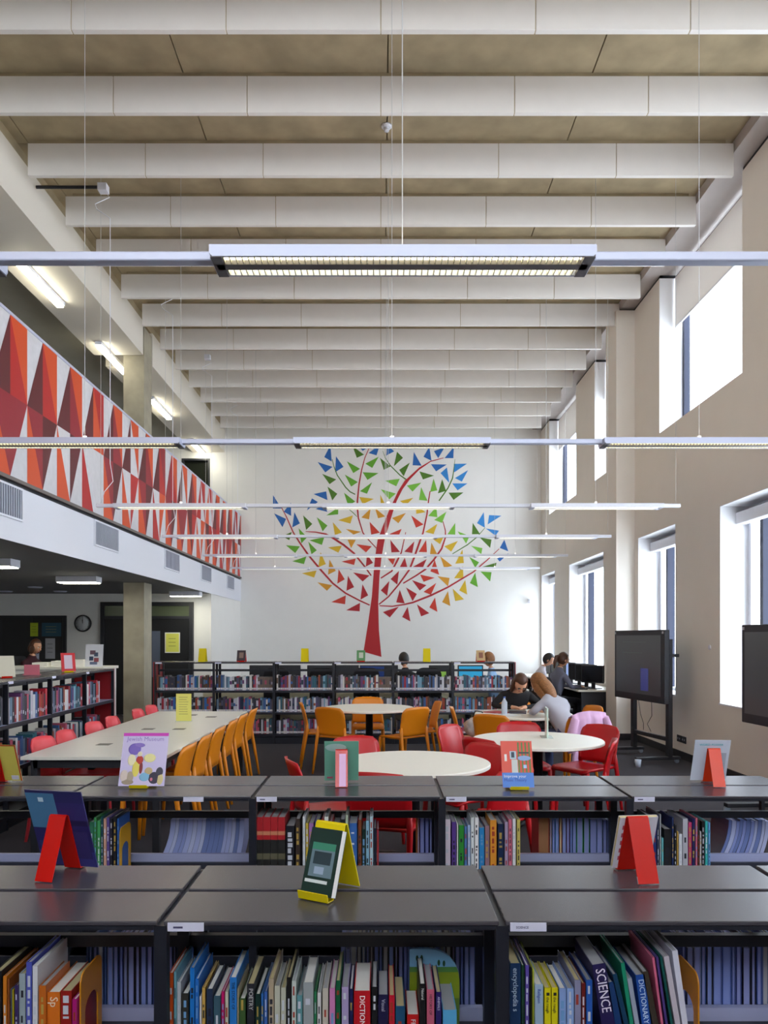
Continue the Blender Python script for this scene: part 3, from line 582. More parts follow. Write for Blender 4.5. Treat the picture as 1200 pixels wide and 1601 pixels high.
M3 = [(694, 704, 1281, 'dcd0dc'), (706, 713, 1285, '5a3c8c'), (714, 716, 1288, 'e0e0e0'), (717, 725, 1290, '2c8c34'), (726, 730, 1292, '5078b0'), (731, 735, 1290, '9cb4dc'), (736, 741, 1278, 'dce4e8'), (742, 748, 1278, 'e8e8e8'), (749, 757, 1294, '2c88c8'), (758, 765, 1291, '8c6c78'), (766, 776, 1282, 'd89030'), (778, 787, 1288, '16284c'), (789, 794, 1285, 'b0a0c0'), (795, 800, 1281, 'd87088'), (801, 806, 1280, 'e0e4e8'), (808, 813, 1281, 'c8b860')]
runbooks(M3, ys2, 'under orange music book, second row', 'second row books, right of middle')
M4 = [(1004, 1012, 1290, '305c48'), (1013, 1020, 1276, '2c4848'), (1021, 1026, 1280, '1c3070'), (1027, 1030, 1274, '343850'), (1031, 1033, 1273, 'a0a4a8'), (1034, 1037, 1310, '70c0c8'), (1038, 1049, 1296, '1c1c20'), (1050, 1053, 1278, '203060'), (1054, 1057, 1290, '181820'), (1058, 1060, 1300, 'c8a048'), (1061, 1066, 1304, 'd8dce4'), (1067, 1075, 1280, 'b8b8c4'), (1076, 1081, 1286, 'd04078'), (1082, 1086, 1280, '24245c'), (1087, 1090, 1279, 'c86880'), (1091, 1093, 1282, '2c2c24'), (1094, 1096, 1300, 'd0d0d4'), (1097, 1101, 1284, '18181c'), (1102, 1106, 1284, '3cb4b4'), (1107, 1110, 1286, '68a8e0')]
runbooks(M4, ys2, 'left of curved magazines, second row right', 'second row books, right bay')
M1b = [(140, 146, 1285, '2c6c50'), (147, 151, 1278, '3c8c4c'), (152, 157, 1283, '44a060'), (158, 161, 1277, '1c4c5c'), (162, 166, 1280, 'c89c88'), (167, 171, 1278, '5a4890'), (172, 176, 1280, '1c1c28'), (177, 182, 1276, '1c1c24'), (183, 186, 1280, '2858a0')]
runbooks(M1b, ys2, 'left of yellow bookend, second row', 'second row books, left bay')
bookend(XP(187.5, 3.66), 3.66, 'arched yellow bookend in the second row, left of the curved magazines', mat('bookend_yellow', 'e0a812', .35), 1, h=.26, d=.16)
# second row, far side
def backlist(lst, yf, lab, group):
    for xl, xr, yt, c, pg in lst:
        h = CAMZ-(yt-CY)*yf/F-SZ; wd = wpx(xl, xr, yf); book(XP(xr, yf), yf+.18, SZ+.0015, wd, h, .18, cm(c), rz=PI, page=pg, label='%s book, page side showing, %s' % (colname(c), lab), group=group)
pb = PAGEB
backlist([(841, 858, 1279, '9c2020', mat('page_tan', '9c6c48', .8)), (859, 862, 1281, 'a08060', pb), (863, 867, 1281, '4c70b0', pb), (868, 873, 1280, '68a0d8', pb), (874, 878, 1279, '8c3424', PAGEC), (879, 884, 1280, '8ca8d4', pb), (885, 890, 1280, '58244c', pb), (891, 894, 1281, '5878b8', pb), (895, 900, 1280, '7c98d0', pb), (901, 911, 1279, '1c8c2c', pb), (912, 921, 1280, '1c7c34', pb), (922, 932, 1281, '6c80b8', pb), (933, 941, 1281, '8494c4', pb), (942, 948, 1282, '404c70', pb), (949, 953, 1283, '7c90c4', pb)], 3.94, 'behind the gap in the second row', 'second row far side, right of middle')
backlist([(652, 655, 1279, 'b8701c', pb), (656, 663, 1280, '3848a0', pb), (664, 670, 1280, '38489c', pb), (671, 675, 1281, '202848', pb)], 3.94, 'behind the yellow card in the second row', 'second row far side, middle')
o = MB().box(0, .05, 0, .004, 0, .045).box(.02, .05, 0, .03, 0, .003).obj('bookend', mat('bookend_yellow', 'e0a812', .35), None, (XP(634, 3.93), 3.925, SZ+.0755)); o.location = (XP(634, 4.0), 4.0, SZ+.001); tag(o, 'small yellow bookend on the second row shelf under the red chairs', 'bookend')
# curved magazines
def curvemag(x, y, h, wd, bend, c, lab, group):
    n = 7; L = []; Rr = []
    for k in range(n+1):
        t = k/n; xx = bend*(1-(1-t)**2); L.append((xx, t*h)); Rr.append((xx+wd, t*h))
    mb = MB()
    for k in range(n): mb.prism([L[k], Rr[k], Rr[k+1], L[k+1]], 0, .2)
    o = mb.obj('magazine', c, None, (x, y, SZ+.0015)); tag(o, lab, 'magazine', group)
    m2 = MB()
    for k in range(n): m2.prism([(L[k][0]-.0012, L[k][1]), (L[k][0]-.0001, L[k][1]), (L[k+1][0]-.0001, L[k+1][1]), (L[k+1][0]-.0012, L[k+1][1])], -.001, .202)
    m2.obj('cover', mat('magazine_cover_dark', '2c3048', .4), o); return o
mc = [mat('mag_edge_a', 'a8b0da', .8), mat('mag_edge_b', '8c98cc', .8), mat('mag_edge_c', 'b8bedc', .8), mat('mag_edge_d', '7080b4', .8)]
x = XP(244, 3.94); k = 0
while x < XP(368, 3.94):
    wd = R.uniform(.016, .028); curvemag(x, 3.94, .235+R.uniform(-.006, .006), wd, .075*(1-k/28), R.choice(mc), 'pale-edged magazine sagging in the row below the purple magazine', 'curved magazines, left bay of the second row'); x += wd+.003; k += 1
x = XP(1113, 3.94); k = 0
while x < 1.93:
    wd = R.uniform(.014, .024); curvemag(x, 3.94, .232+R.uniform(-.006, .006), wd, .085*(1-k/34), R.choice(mc), 'pale-edged magazine sagging at the right end of the second row', 'curved magazines, right bay of the second row'); x += wd+.003; k += 1
# left bookcases: spines face +x
PAL = ['2c2c38', '8c1c28', 'c8c8d0', '3c5c90', '1c1c24', 'b05068', '607890', '404050', 'd8d4d0', '6a3c70', '2c6070', '98482c', 'b8b0c0', '24344c', '50506c', 'c03040', '78a0b8']
cnt = 0
for bi, y0 in enumerate((5.5, 6.4, 7.3, 8.2)):
    for ti, z in enumerate((.50, .88)):
        y = y0+.04; end = y0+(.80 if bi < 3 else .46)
        while y < end:
            wd = R.uniform(.022, .048); h = R.uniform(.2, .25); c = R.choice(PAL)
            o = book(-3.33-.02*(bi+1)+.235, y, z+.0015, wd, h, .15, cm(c), rz=PI/2, page=PAGE, label='%s book on %s shelf, left bookcases, %s bay' % (colname(c), ['middle', 'upper'][ti], ['first', 'second', 'third', 'last'][bi]), group='books in the left bookcases', mark=2)
            o.rotation_euler.z = PI/2; o.location.y = y; y += wd+.002; cnt += 1
# far bookcases: too many to lift out singly
mb = MB(); PALF = [c if c not in ('8c1c28', 'c03040') else '3c3c44' for c in PAL]+['d8d8e0', 'c0c0cc', 'a02838', '3868a8', '6c5c54', '5c4030']
for bi in range(6):
    for ti, z in enumerate((.15, .48, .81)):
        x = JF[bi]+.04; brown = R.random() < .5; end = JF[bi+1]-.03
        if ti == 0 and bi == 4: brown = True
        while x < end:
            wd = R.uniform(.016, .036); h = R.uniform(.19, .235)
            if brown and ti == 2 and x > end-.22: c = 21; h = .2
            else: c = R.randrange(len(PALF))
            yy = 11.64+R.uniform(0, .015)
            mb.box(x, x+wd, yy, yy+.14, z+.002, z+h, c); (mb.box(x+.001, x+wd-.001, yy-.001, yy, z+.012, z+.04, R.choice((2, 17, 8))), mb.box(x+.001, x+wd-.001, yy-.001, yy, z+h*.45, z+h*R.uniform(.55, .9), R.randrange(len(PALF))) if R.random() < .5 else None); x += wd+.0015
fb = mb.obj('shelved_books', [cm(c) for c in PALF]); tag(fb, 'many colourful books filling the far row of bookcases by the tree wall', 'books', kind='stuff')

# ------------------------------------------------------------------ easels and what they hold
def easel(x, y, z, rz, m, lab, w_=.075, h=.185, lip=.018, group='plastic book stands'):
    pts = [(-.080, lip), (-.075, .003), (-.045, .003), (.02, h), (.026, h+.002), (.03, h), (.1, .0015)]
    o = MB().strip(pts, -w_/2, w_/2, .0035).obj('book_stand', m, None, (x, y, z), (0, 0, rz)); return tag(o, lab, 'book stand', group)
def stood(name, x, y, z, rz, w_, h, d, m, lab, cat='book', off=0, page=PAGE, h0=.185):
    """item leaning on an easel at the same spot; front faces local -y"""
    a = math.atan2(.065, h0-.003)
    t = MB().box(-w_/2, w_/2, -d, -d+.001, 0, h).box(-w_/2, w_/2, -.001, 0, 0, h).box(-w_/2, -w_/2+.001, -d+.001, -.001, 0, h).obj(name, m)
    M = Matrix.Translation((x, y, z)) @ Matrix.Rotation(rz, 4, 'Z') @ Matrix.Translation((off, -.0485, .0085)) @ Matrix.Rotation(-a, 4, 'X')
    t.matrix_world = M; tag(t, lab, cat)
    if d > .003: MB().box(-w_/2+.0012, w_/2-.001, -d+.0011, -.0011, .001, h-.001).obj('pages', page, t)
    return t
TZ = H1+.0005
ink = lambda c: mat('ink_'+c, c, .5)
def patch(o, x0, x1, z0, z1, c, y, nm_='cover_print', m=None):
    return MB().box(x0, x1, y-.0004, y, z0, z1).obj(nm_, m or mat('print_'+c, c, .45), o)
# 1 nearest row left (faces away, dark blue magazine)
ez = lambda px, Y: (XP(px, Y), Y)
x, y = XP(100, 2.44), 2.44
easel(x, y, TZ, PI-.22, EASR, 'tall red book stand on the nearest row at left, behind the blue magazine', w_=.058)
o = stood('magazine', x-.01, y, TZ, PI-.22, .20, .275, .004, band('blue_magazine', [(0, '38387c'), (.2, '2a2660'), (.55, '1e1c48'), (.62, '34306c'), (.85, '2c2c60')], .3, 0, .275), 'large dark blue magazine on the red stand at left of the nearest row', 'magazine')
patch(o, .0, .1, .14, .265, '4878a0', .0005); patch(o, .04, .058, .235, .25, 'c8e0f0', .001); patch(o, .01, .09, .02, .09, '2c3c70', .0005); patch(o, -.09, -.01, .03, .13, '332c66', .0005)
# 2 yellow, nearest row centre
x, y = XP(512, 2.25), 2.235
easel(x, y, TZ, -.5, EASY, 'yellow book stand on the nearest row in the centre', w_=.10, h=.2, lip=.026)
o = stood('book', x+.006, y, TZ, -.5, .104, .186, .026, cm('0f3028'), 'thick dark green paperback on the yellow stand in the centre')
patch(o, -.038, .04, .05, .145, '6c8490', -.026); patch(o, -.038, .04, .125, .145, '3c8c70', -.0265); patch(o, -.028, .03, .085, .12, '283c44', -.0265); patch(o, -.02, .012, .058, .078, '9cb0c8', -.0265); patch(o, -.045, .03, .033, .042, 'dce4e4', -.0262)
# 3 red right, nearest row
x, y = XP(990, 2.42), 2.42
easel(x, y, TZ, PI+.12, EASR, 'red book stand with white sticker on the nearest row at right', w_=.066)
o = stood('book', x+.012, y, TZ, PI+.12, .125, .185, .014, cm('d8d8e4'), 'white book with red print on the red stand at right of the nearest row', page=PAGEC)
for k in range(5): patch(o, .02, .05, .03+k*.028, .045+k*.028, 'b8485c', .0005)
o = MB().box(-.033, .033, -.0045, -.0005, 0, .022).obj('sticker', mat('sticker_white', 'ececf4', .5)); p = [q for q in bpy.data.objects if q.name.startswith('book_stand')][-1]
o.parent = p; o.matrix_parent_inverse = Matrix(); o.location = (0, .1035, .003); o.rotation_euler = (.36, 0, 0)
# 4 purple magazine
x, y = XP(222, 3.86), 3.87
easel(x, y, TZ, .0, EASY, 'yellow book stand carrying the purple magazine on the second row', w_=.088)
o = stood('magazine', x+.008, y, TZ, 0, .228, .268, .005, cm('cfc4ea'), 'lilac magazine with pink top band and painted figures on the second row', 'magazine')
f = -.0052
patch(o, -.114, .114, .252, .268, 'cc2cb8', f)
text('Jewish Museum', .030, ink('8a74c0'), o, (0, f-.0004, .236), (PI/2, 0, 0), align='CENTER')
for (cx_, cz, rx, rz_, c) in ((-.05, .185, .032, .03, '7c64c0'), (-.03, .205, .03, .012, '8c74c8'), (-.022, .16, .012, .014, 'e8dcc0'), (-.02, .13, .018, .022, 'c03424'), (-.06, .13, .02, .03, 'f0e8c0'), (.03, .14, .03, .022, 'ece4a0'), (-.035, .085, .018, .04, 'e8d860'), (-.01, .09, .009, .03, '882028'), (-.09, .05, .02, .03, 'd8c8c0'), (-.06, .045, .018, .028, 'b0a08c'), (.012, .045, .026, .022, '80b8dc'), (.03, .075, .02, .018, 'c8b080'), (.06, .04, .028, .03, '302840'), (.05, .035, .013, .016, 'd07088'), (.085, .07, .018, .024, '383448'), (.09, .035, .016, .03, 'd8c890'), (-.07, .02, .03, .014, 'a0907c')):
    MB().ball((cx_, f-.0003, cz), rx, .0004, rz_, n=12, m=8).obj('cover_figure', mat('print_'+c, c, .5), o)
# 5 green leaflet facing away
x, y = XP(534, 3.95), 3.93
easel(x, y, TZ, PI+.05, EASR, 'red book stand behind the green leaflet on the second row', w_=.062, h=.175)
o = stood('leaflet', x, y, TZ, PI+.05, .175, .225, .003, cm('72b09a'), 'green leaflet on a red stand on the second row, left of the round table', 'leaflet')
MB().ball((.03, .0006, .19), .055, .0004, .022, n=16, m=8).obj('cover_print', mat('print_a8c8c4', 'a8c8c4', .5), o); patch(o, .045, .075, .012, .022, 'b85070', .0005)
o = MB().box(-.022, .012, -.001, .0, 0, .165).obj('sticker', mat('sticker_pink', 'e4b4e0', .4)); p = [q for q in bpy.data.objects if q.name.startswith('book_stand')][-1]
o.parent = p; o.location = (0, .104, .006); o.rotation_euler = (math.atan2(.07, .175), 0, 0)
# 6 orange book
x, y = XP(808, 3.83), 3.83
easel(x, y, TZ, 0, EASY, 'yellow book stand carrying the orange music book', w_=.09)
o = stood('book', x-.002, y, TZ, .0, .155, .232, .006, cm('e0482c'), 'orange and blue music book with striped picture on the second row'); f = -.0062
patch(o, -.0775, .0775, 0, .073, '4c84dc', f)
for k in range(4): patch(o, .005+k*.018, .013+k*.018, .073, .225, '5c7c34', f)
patch(o, -.035, -.003, .14, .18, 'b8d0dc', f); patch(o, -.028, -.012, .148, .176, '203048', f-.0004); patch(o, -.028, .002, .073, .138, 'd0d4d4', f); patch(o, -.062, -.05, .13, .165, 'e8e4e0', f)
MB().ball((.035, f-.0004, .145), .034, .0004, .013, n=12, m=6).obj('cover_figure', mat('print_98b4e4', '98b4e4', .5), o); patch(o, .01, .06, .168, .176, '283038', f-.0004); patch(o, .03, .046, .095, .112, 'b4c8f0', f-.0004)
text('Improve your', .020, ink('f0f4ff'), o, (-.07, f-.0006, .055), (PI/2, 0, 0)); text('Music Theory', .020, ink('1c2c9c'), o, (-.07, f-.0006, .036), (PI/2, 0, 0))
# 7 white leaflet right
x, y = XP(1110, 3.95), 3.93
easel(x, y, TZ, PI-.06, mat('easel_orange_red', 'e03a14', .25), 'orange red book stand behind the white leaflet at right of the second row', w_=.06, h=.18)
o = stood('leaflet', x-.005, y, TZ, PI-.06, .178, .232, .002, cm('d4dcec'), 'white leaflet with teal heading on the orange red stand at right', 'leaflet')
text('WORD POWER', .017, ink('3cb0c0'), o, (.065, .0006, .205), (PI/2, 0, PI)); patch(o, -.075, -.045, .02, .16, 'b4bccc', .0005); patch(o, -.06, -.045, .012, .028, '4c5488', .001)
# 8 yellow card left
x, y = XP(2, 3.95), 3.93
easel(x-.03, y, TZ, PI-.1, EASR, 'red book stand at the left end of the second row', w_=.07, h=.18)
o = stood('card', x+.02, y, TZ, PI-.1, .15, .205, .002, cm('d8cc60'), 'yellow card edged in red at the left end of the second row', 'card')
patch(o, -.075, -.068, 0, .205, 'b82828', .0005); patch(o, -.068, .075, .198, .205, 'b84028', .0005); patch(o, -.06, -.02, .006, .03, 'd8d8e8', .0005)
# left bookcases
TF = HF+.0005
def up(px, py, Y): return XP(px, Y)
x = XP(14, 7.0); easel(-3.40, 6.95, TF, -PI/2-.9+PI, EASR, 'orange red book stand at the left end of the left bookcases', w_=.09, h=.19)
stood('book', -3.40, 6.95, TF, -PI/2-.9+PI, .15, .2, .012, cm('d4ccb8'), 'cream book on the red stand on the left bookcases')
easel(-3.30, 8.1, TF, .55, EASY, 'yellow book stand in the middle of the left bookcases', w_=.09, h=.19)
o = stood('book', -3.30, 8.1, TF, .55, .14, .205, .01, cm('d03038'), 'red and white book on the yellow stand on the left bookcases'); patch(o, -.04, .04, .03, .18, 'd8c4d4', -.0105)
# small easels on the far bookcases
FE = [(316, 'y', 'e4dc18', 'first small yellow stand above the leftmost far bookcase', None), (377, 'r', '3c3038', 'small dark book on a red stand on the far bookcases', '8a7468'), (476, 'y', 'e4dc18', 'yellow and black display stand left of the tree trunk', None), (564, 'r', '58905c', 'small green book on a red stand at the foot of the painted trunk', 'c8d0c0'), (667, 'y', 'e4dc18', 'yellow stand right of the painted trunk', None), (751, 'r', 'c8a878', 'small tan book on a red stand at the right end of the far bookcases', '8c5c48')]
for px, k, c, lab, c2 in FE:
    x = XP(px, 11.72); y = 11.74
    if k == 'y': easel(x, y+.04, TF, PI, EASY, lab, w_=.11, h=.2)
    else:
        easel(x, y, TF, 0, EASR, 'small red book stand under the %s book on the far bookcases' % colname(c), w_=.12, h=.17)
        o = stood('book', x, y, TF, 0, .13, .175, .012, cm(c), lab, h0=.17); patch(o, -.03, .035, .05, .14, c2, -.0125)
o = MB().box(-.13, .13, 0, .01, 0, .33).obj('framed_notice', FASCIA, None, (XP(144, 11.3), 11.36, 1.1815), (-.1, 0, 0)); tag(o, 'white framed notice with coloured photographs at the right end of the reception counter', 'sign')
for q, c in (((-.06, .02, .18, .24), '7c5c70'), ((.0, .06, .15, .21), '506080'), ((-.07, -.01, .09, .15), '384868'), ((0, .07, .07, .13), '984c58'), ((-.06, .05, .03, .07), '606c8c')): patch(o, *q, c, -.0005)
o = MB().box(-.08, .08, -.03, .03, 0, .006).prism([(-.07, .006), (.07, .006), (.07, .1), (-.07, .1)], -.004, .004).obj('table_card', mat('print_c8485c', 'c86878', .5), None, (-3.43, 7.55, TF), (0, 0, .3)); tag(o, 'small pink and white card standing on the left bookcases', 'card')

# ------------------------------------------------------------------ chairs
def shell_chair(m, label, group):
    t = thing('plastic_chair', label, 'chair', group=group)     # faces +y, seat front at +y
    # backrest: curved shell
    mb = MB(); nx, nz = 10, 9; T = .012; z0, z1 = .455, .80
    def bp(u, v, off):
        hw = .205+.012*v; 
        if v > .78: hw -= .05*((v-.78)/.22)**2.2
        x = u*hw; y = -.215-.075*v+.035*u*u+.012*math.sin(v*PI); zz = z0+(z1-z0)*v-.012*(u*u)*(v**3)
        return (x, y+off, zz)
    vs = []; fs = []
    for off in (0, -T):
        for j in range(nz+1):
            for i in range(nx+1): vs.append(bp(-1+2*i/nx, j/nz, off))
    N = (nx+1)*(nz+1)
    for j in range(nz):
        for i in range(nx):
            a = j*(nx+1)+i; fs.append((a, a+nx+1, a+nx+2, a+1)); fs.append((N+a, N+a+1, N+a+nx+2, N+a+nx+1))
    ring = [i for i in range(nx+1)]+[j*(nx+1)+nx for j in range(1, nz+1)]+[nz*(nx+1)+i for i in range(nx-1, -1, -1)]+[j*(nx+1) for j in range(nz-1, 0, -1)]
    for k in range(len(ring)): a, b = ring[k], ring[(k+1) % len(ring)]; fs.append((a, b, N+b, N+a))
    mb.add(vs, fs, 0, None, True); mb.obj('backrest', m, t)
    mb = MB(); vs = []; fs = []; n2 = 8
    def sp(u, v, off):
        hw = .20+.015*v-(.03*max(0, (v-.85)/.15)**2)
        return (u*hw, -.20+.42*v, .445-.012*(1-u*u)*math.sin(v*PI)-.025*max(0, (v-.8)/.2)**2+off)
    for off in (0, -.016):
        for j in range(n2+1):
            for i in range(n2+1): vs.append(sp(-1+2*i/n2, j/n2, off))
    N = (n2+1)**2
    for j in range(n2):
        for i in range(n2):
            a = j*(n2+1)+i; fs.append((a, a+1, a+n2+2, a+n2+1)); fs.append((N+a, N+a+n2+1, N+a+n2+2, N+a+1))
    ring = [i for i in range(n2+1)]+[j*(n2+1)+n2 for j in range(1, n2+1)]+[n2*(n2+1)+i for i in range(n2-1, -1, -1)]+[j*(n2+1) for j in range(n2-1, 0, -1)]
    for k in range(len(ring)): a, b = ring[k], ring[(k+1) % len(ring)]; fs.append((b, a, N+a, N+b))
    mb.add(vs, fs, 0, None, True); mb.obj('seat', m, t)
    for sx in (-1, 1):
        MB().tube([(sx*.195, -.20, .56), (sx*.198, -.205, .47), (sx*.203, -.235, .30), (sx*.212, -.285, .0)], [.012, .021, .018, .013], 8).obj('leg', m, t)
        MB().tube([(sx*.185, .17, .435), (sx*.192, .185, .40), (sx*.20, .195, .2), (sx*.207, .205, 0)], [.016, .02, .017, .013], 8).obj('leg', m, t)
        MB().tube([(sx*.190, -.19, .432), (sx*.192, 0, .425), (sx*.187, .165, .43)], .011, 6).obj('side_rail', m, t)
    return t
protos = {}
def chair(x, y, rz, mk, label, group):
    m = {'o': ORANGE, 'r': RED, 'c': CORAL}[mk]
    if mk in protos: t = copy_tree(protos[mk])
    else: t = protos[mk] = shell_chair(m, label, group)
    t.location = (x, y, 0); t.rotation_euler = (0, 0, rz); tag(t, label, 'chair', group); return t
g = 'orange chairs along the long table'
for i, y in enumerate((5.88, 6.43, 7.0, 7.6, 8.18, 8.82)):
    chair(-1.72, y, PI/2+R.uniform(-.04, .04), 'o', 'orange plastic chair tucked in along the long white table, %s from the camera' % ['first', 'second', 'third', 'fourth', 'fifth', 'sixth'][i], g)
g = 'coral chairs along the long table'
for i, y in enumerate((6.24, 6.70, 7.35, 7.87, 8.7, 9.2)):
    chair(-2.50, y, -PI/2+R.uniform(-.04, .04), 'c', 'coral red plastic chair on the left side of the long white table, %s from the camera' % ['first', 'second', 'third', 'fourth', 'fifth', 'sixth'][i], g)
def face(x, y, tx, ty): return math.atan2(ty-y, tx-x)-PI/2
T1 = (.23, 5.41, .54); T2 = (1.35, 6.62, .56); T3 = (-.145, 9.67, .565); T4 = (1.65, 8.9, .56)
for x, y, lab in ((-.35, 5.22, 'left of the nearest round table, seen edge on'), (-.10, 6.06, 'behind the nearest round table'), (.05, 4.86, 'in front of the nearest round table, its back under the shelf top'), (.66, 4.97, 'front right of the nearest round table'), (.60, 5.70, 'far right of the nearest round table')):
    chair(x, y, face(x, y, T1[0], T1[1]), 'r', 'red plastic chair '+lab, 'red chairs at the nearest round table')
for x, y, lab in ((.84, 6.98, 'at the left of the second round table'), (1.33, 7.12, 'behind the second round table'), (1.84, 6.98, 'right of the second round table, its broad back to the window'), (1.60, 6.20, 'front right of the second round table, sideways on'), (1.0, 6.36, 'front left of the second round table, above the orange book')):
    chair(x, y, PI/2-.3 if lab[:5] == 'front' and x > 1.3 else face(x, y, T2[0], T2[1]), 'r', 'red plastic chair '+lab, 'red chairs at the second round table')
for x, y, lab in ((-.72, 9.6, 'at the left of the far round table'), (-.47, 9.18, 'front left of the far round table with its back to us'), (.26, 9.18, 'front right of the far round table with its back to us'), (.47, 9.75, 'at the right of the far round table'), (-.17, 10.25, 'behind the far round table')):
    chair(x, y, face(x, y, T3[0], T3[1]), 'o', 'orange plastic chair '+lab, 'orange chairs at the far round table')
for x, y, lab in ((1.10, 8.95, 'at the left of the occupied round table with a bag on it'), (1.30, 8.35, 'front of the occupied round table with its back to us'), (2.0, 8.35, 'under the person in the grey hoodie'), (2.30, 9.1, 'right of the person in the grey hoodie'), (1.72, 9.75, 'under the person in black writing')):
    chair(x, y, face(x, y, T4[0], T4[1]), 'o', 'orange plastic chair '+lab, 'orange chairs at the occupied round table')

# ------------------------------------------------------------------ tables
def round_table(x, y, r, lab):
    t = thing('round_table', lab, 'table', (x, y, 0), 0, 'round white tables')
    MB().lathe([(.01, .700), (r-.01, .700), (r, .706), (r, .724), (r-.006, .73), (.01, .73)], 64, smooth=False).obj('tabletop', TABLET, t)
    MB().lathe([(.01, .04), (.045, .04), (.045, .69), (.12, .692), (.12, .6995), (.01, .6995)], 20).obj('column', DARK, t)
    for k in range(4):
        a = PI/4+k*PI/2; MB().tube([(.04*math.cos(a), .04*math.sin(a), .06), (.2*math.cos(a), .2*math.sin(a), .045), (.36*math.cos(a), .36*math.sin(a), .02)], [.024, .022, .018], 8).obj('foot', DARK, t)
round_table(*T1, 'nearest round white table ringed by red chairs')
round_table(*T2, 'second round white table at right with an upright clear sign holder')
round_table(*T3, 'far round white table with orange chairs')
round_table(*T4, 'round white table at right where two people work')
lt = thing('long_table', 'long white meeting table between coral and orange chairs', 'table', (-2.12, 5.64, 0))
W2 = .53
for k in range(3):
    y0 = k*1.173; MB().box(-W2, W2, y0+.001, y0+1.171, .703, .73, b=.004).obj('tabletop', TABLET, lt)
    g_ = [(-.22, .55), (.18, .6)][k % 2]
for i, (px, py) in enumerate(((163, 1164), (232, 1140), (280, 1140), (330, 1121), (300, 1118))):
    Y = .87*F/(py-CY); xx = XP(px, Y)
    if Y > 9: continue
    c = MB().box(-.055, .055, -.05, .05, 0, .003, b=.001).box(-.04, .04, -.03, .03, .003, .0045).obj('cable_port', mat('port_grey', '8a8880', .5, .3), lt, (xx+2.12, Y-5.64, .7302))
for x in (-.47, .43):
    for y in (.04, 1.15, 2.33, 3.44): MB().box(x, x+.05, y, y+.05, 0, .70).obj('leg', DARK, lt)
MB().box(-.45, .46, .04, .07, .64, .70).box(-.45, .46, 3.44, 3.47, .64, .70).box(-.47, -.44, .07, 3.44, .64, .70).box(.45, .48, .07, 3.44, .64, .70).obj('frame_rail', DARK, lt)
o = thing('menu_card', 'upright yellow notice standing on the long white table', 'sign', (XP(287, 8.03), 8.03, .7305)); MB().prism([(-.08, 0), (.08, 0), (.08, .29), (-.08, .29)], 0, .004).obj('sheet', mat('card_yellow', 'ece678', .6), o); MB().box(-.085, .085, -.03, .035, 0, .004).obj('base', mat('clear_plastic', 'dce4e0', .2), o)
mb = MB()
for k in range(8): mb.box(-.05, .03+.02*R.random(), -.0006, 0, .25-k*.025, .256-k*.025)
mb.obj('lettering', mat('ink_faint', 'b8b060', .6), o)
o = thing('sign_holder', 'clear sign holder seen edge on, on the second round table', 'sign', (XP(854, 6.75), 6.75, .7305), 1.45); MB().box(-.10, .10, -.006, .006, 0, .26).obj('sheet', mat('acrylic_green', 'c4dcd0', .2), o); MB().box(-.1, .1, -.05, .05, 0, .004).obj('base', mat('clear_plastic', 'dce4e0', .2), o)
for nmx, x, y, w_, d_, c, lab, rz in (('paper_sheet', 1.42, 8.72, .21, .3, 'f0f0f4', 'white paper sheet on the occupied table', .4), ('exercise_book', 1.6, 8.98, .2, .28, '3c3c4c', 'open dark exercise book before the person in black', -.2), ('folder', 1.36, 8.98, .2, .26, 'b83c44', 'red folder lying on the occupied table', .7)):
    o = MB().box(-w_/2, w_/2, -d_/2, d_/2, 0, .004 if c[0] == 'f' else .01).obj(nmx, cm(c), None, (x, y, .7305), (0, 0, rz)); tag(o, lab, nmx.split('_')[0] if nmx != 'paper_sheet' else 'paper')
o = thing('water_bottle', 'small clear water bottle with blue cap on the occupied table', 'bottle', (XP(787, 8.8), 8.75, .7305)); MB().lathe([(.01, 0), (.032, 0), (.034, .01), (.034, .14), (.013, .175), (.012, .19), (.005, .19)], 16).obj('body', mat('bottle_clear', 'c8d4e4', .1), o); MB().cyl((0, 0, .188), (0, 0, .205), .014).obj('cap', mat('cap_blue', '3c64c0', .4), o)
o = MB().ball((0, 0, .12), .16, .13, .12, n=16, m=10, fn=lambda p: p*(1+.12*math.sin(7*p.x+5*p.z)*math.cos(6*p.y))).obj('bag', mat('bag_pale', 'b4b4b8', .8, noise=.5, nscale=9), None, (1.12, 8.93, .443)); tag(o, 'crumpled black and white bag heaped on the orange chair left of the table', 'bag')
MB().tube([(-.06, 0, .22), (-.02, .02, .31), (.06, .01, .30), (.09, 0, .2)], .008, 6).obj('strap', DARK, o)
# pink jacket over the chair back
mb = MB(); vs = []; fs = []; nu, nv = 18, 12
for j in range(nv+1):
    for i in range(nu+1):
        u = -1+2*i/nu; v = j/nv; zz = .835-.50*v if v > .12 else .80+.035*math.sin(v/.12*PI/2)
        fold = .018*math.sin(u*9+v*3)+.012*math.sin(u*17)
        vs.append((u*(.25+.05*v), -.34-.015-.05*v+fold*min(1, v*3)+(.06*(1-v/.12) if v < .12 else 0), zz-.03*u*u-.02*math.sin(u*5)*v))
for j in range(nv):
    for i in range(nu): a = j*(nu+1)+i; fs.append((a, a+1, a+nu+2, a+nu+1))
mb.add(vs, fs, 0, None, True)
jk = mb.obj('jacket', mat('jacket_pink', 'd2a6c8', .8), None, (2.0, 8.35, 0), (0, 0, face(2.0, 8.35, T4[0], T4[1]))); tag(jk, 'pink jacket draped over the chair of the person in the grey hoodie', 'jacket')
sm = jk.modifiers.new('thickness', 'SOLIDIFY'); sm.thickness = .012; sm.offset = 0
for sx in (-1, 1): MB().tube([(sx*.22, -.36, .76), (sx*.29, -.37, .6), (sx*.30, -.39, .42)], [.045, .05, .04], 10).obj('sleeve', mat('jacket_pink', 'd2a6c8', .8), jk)

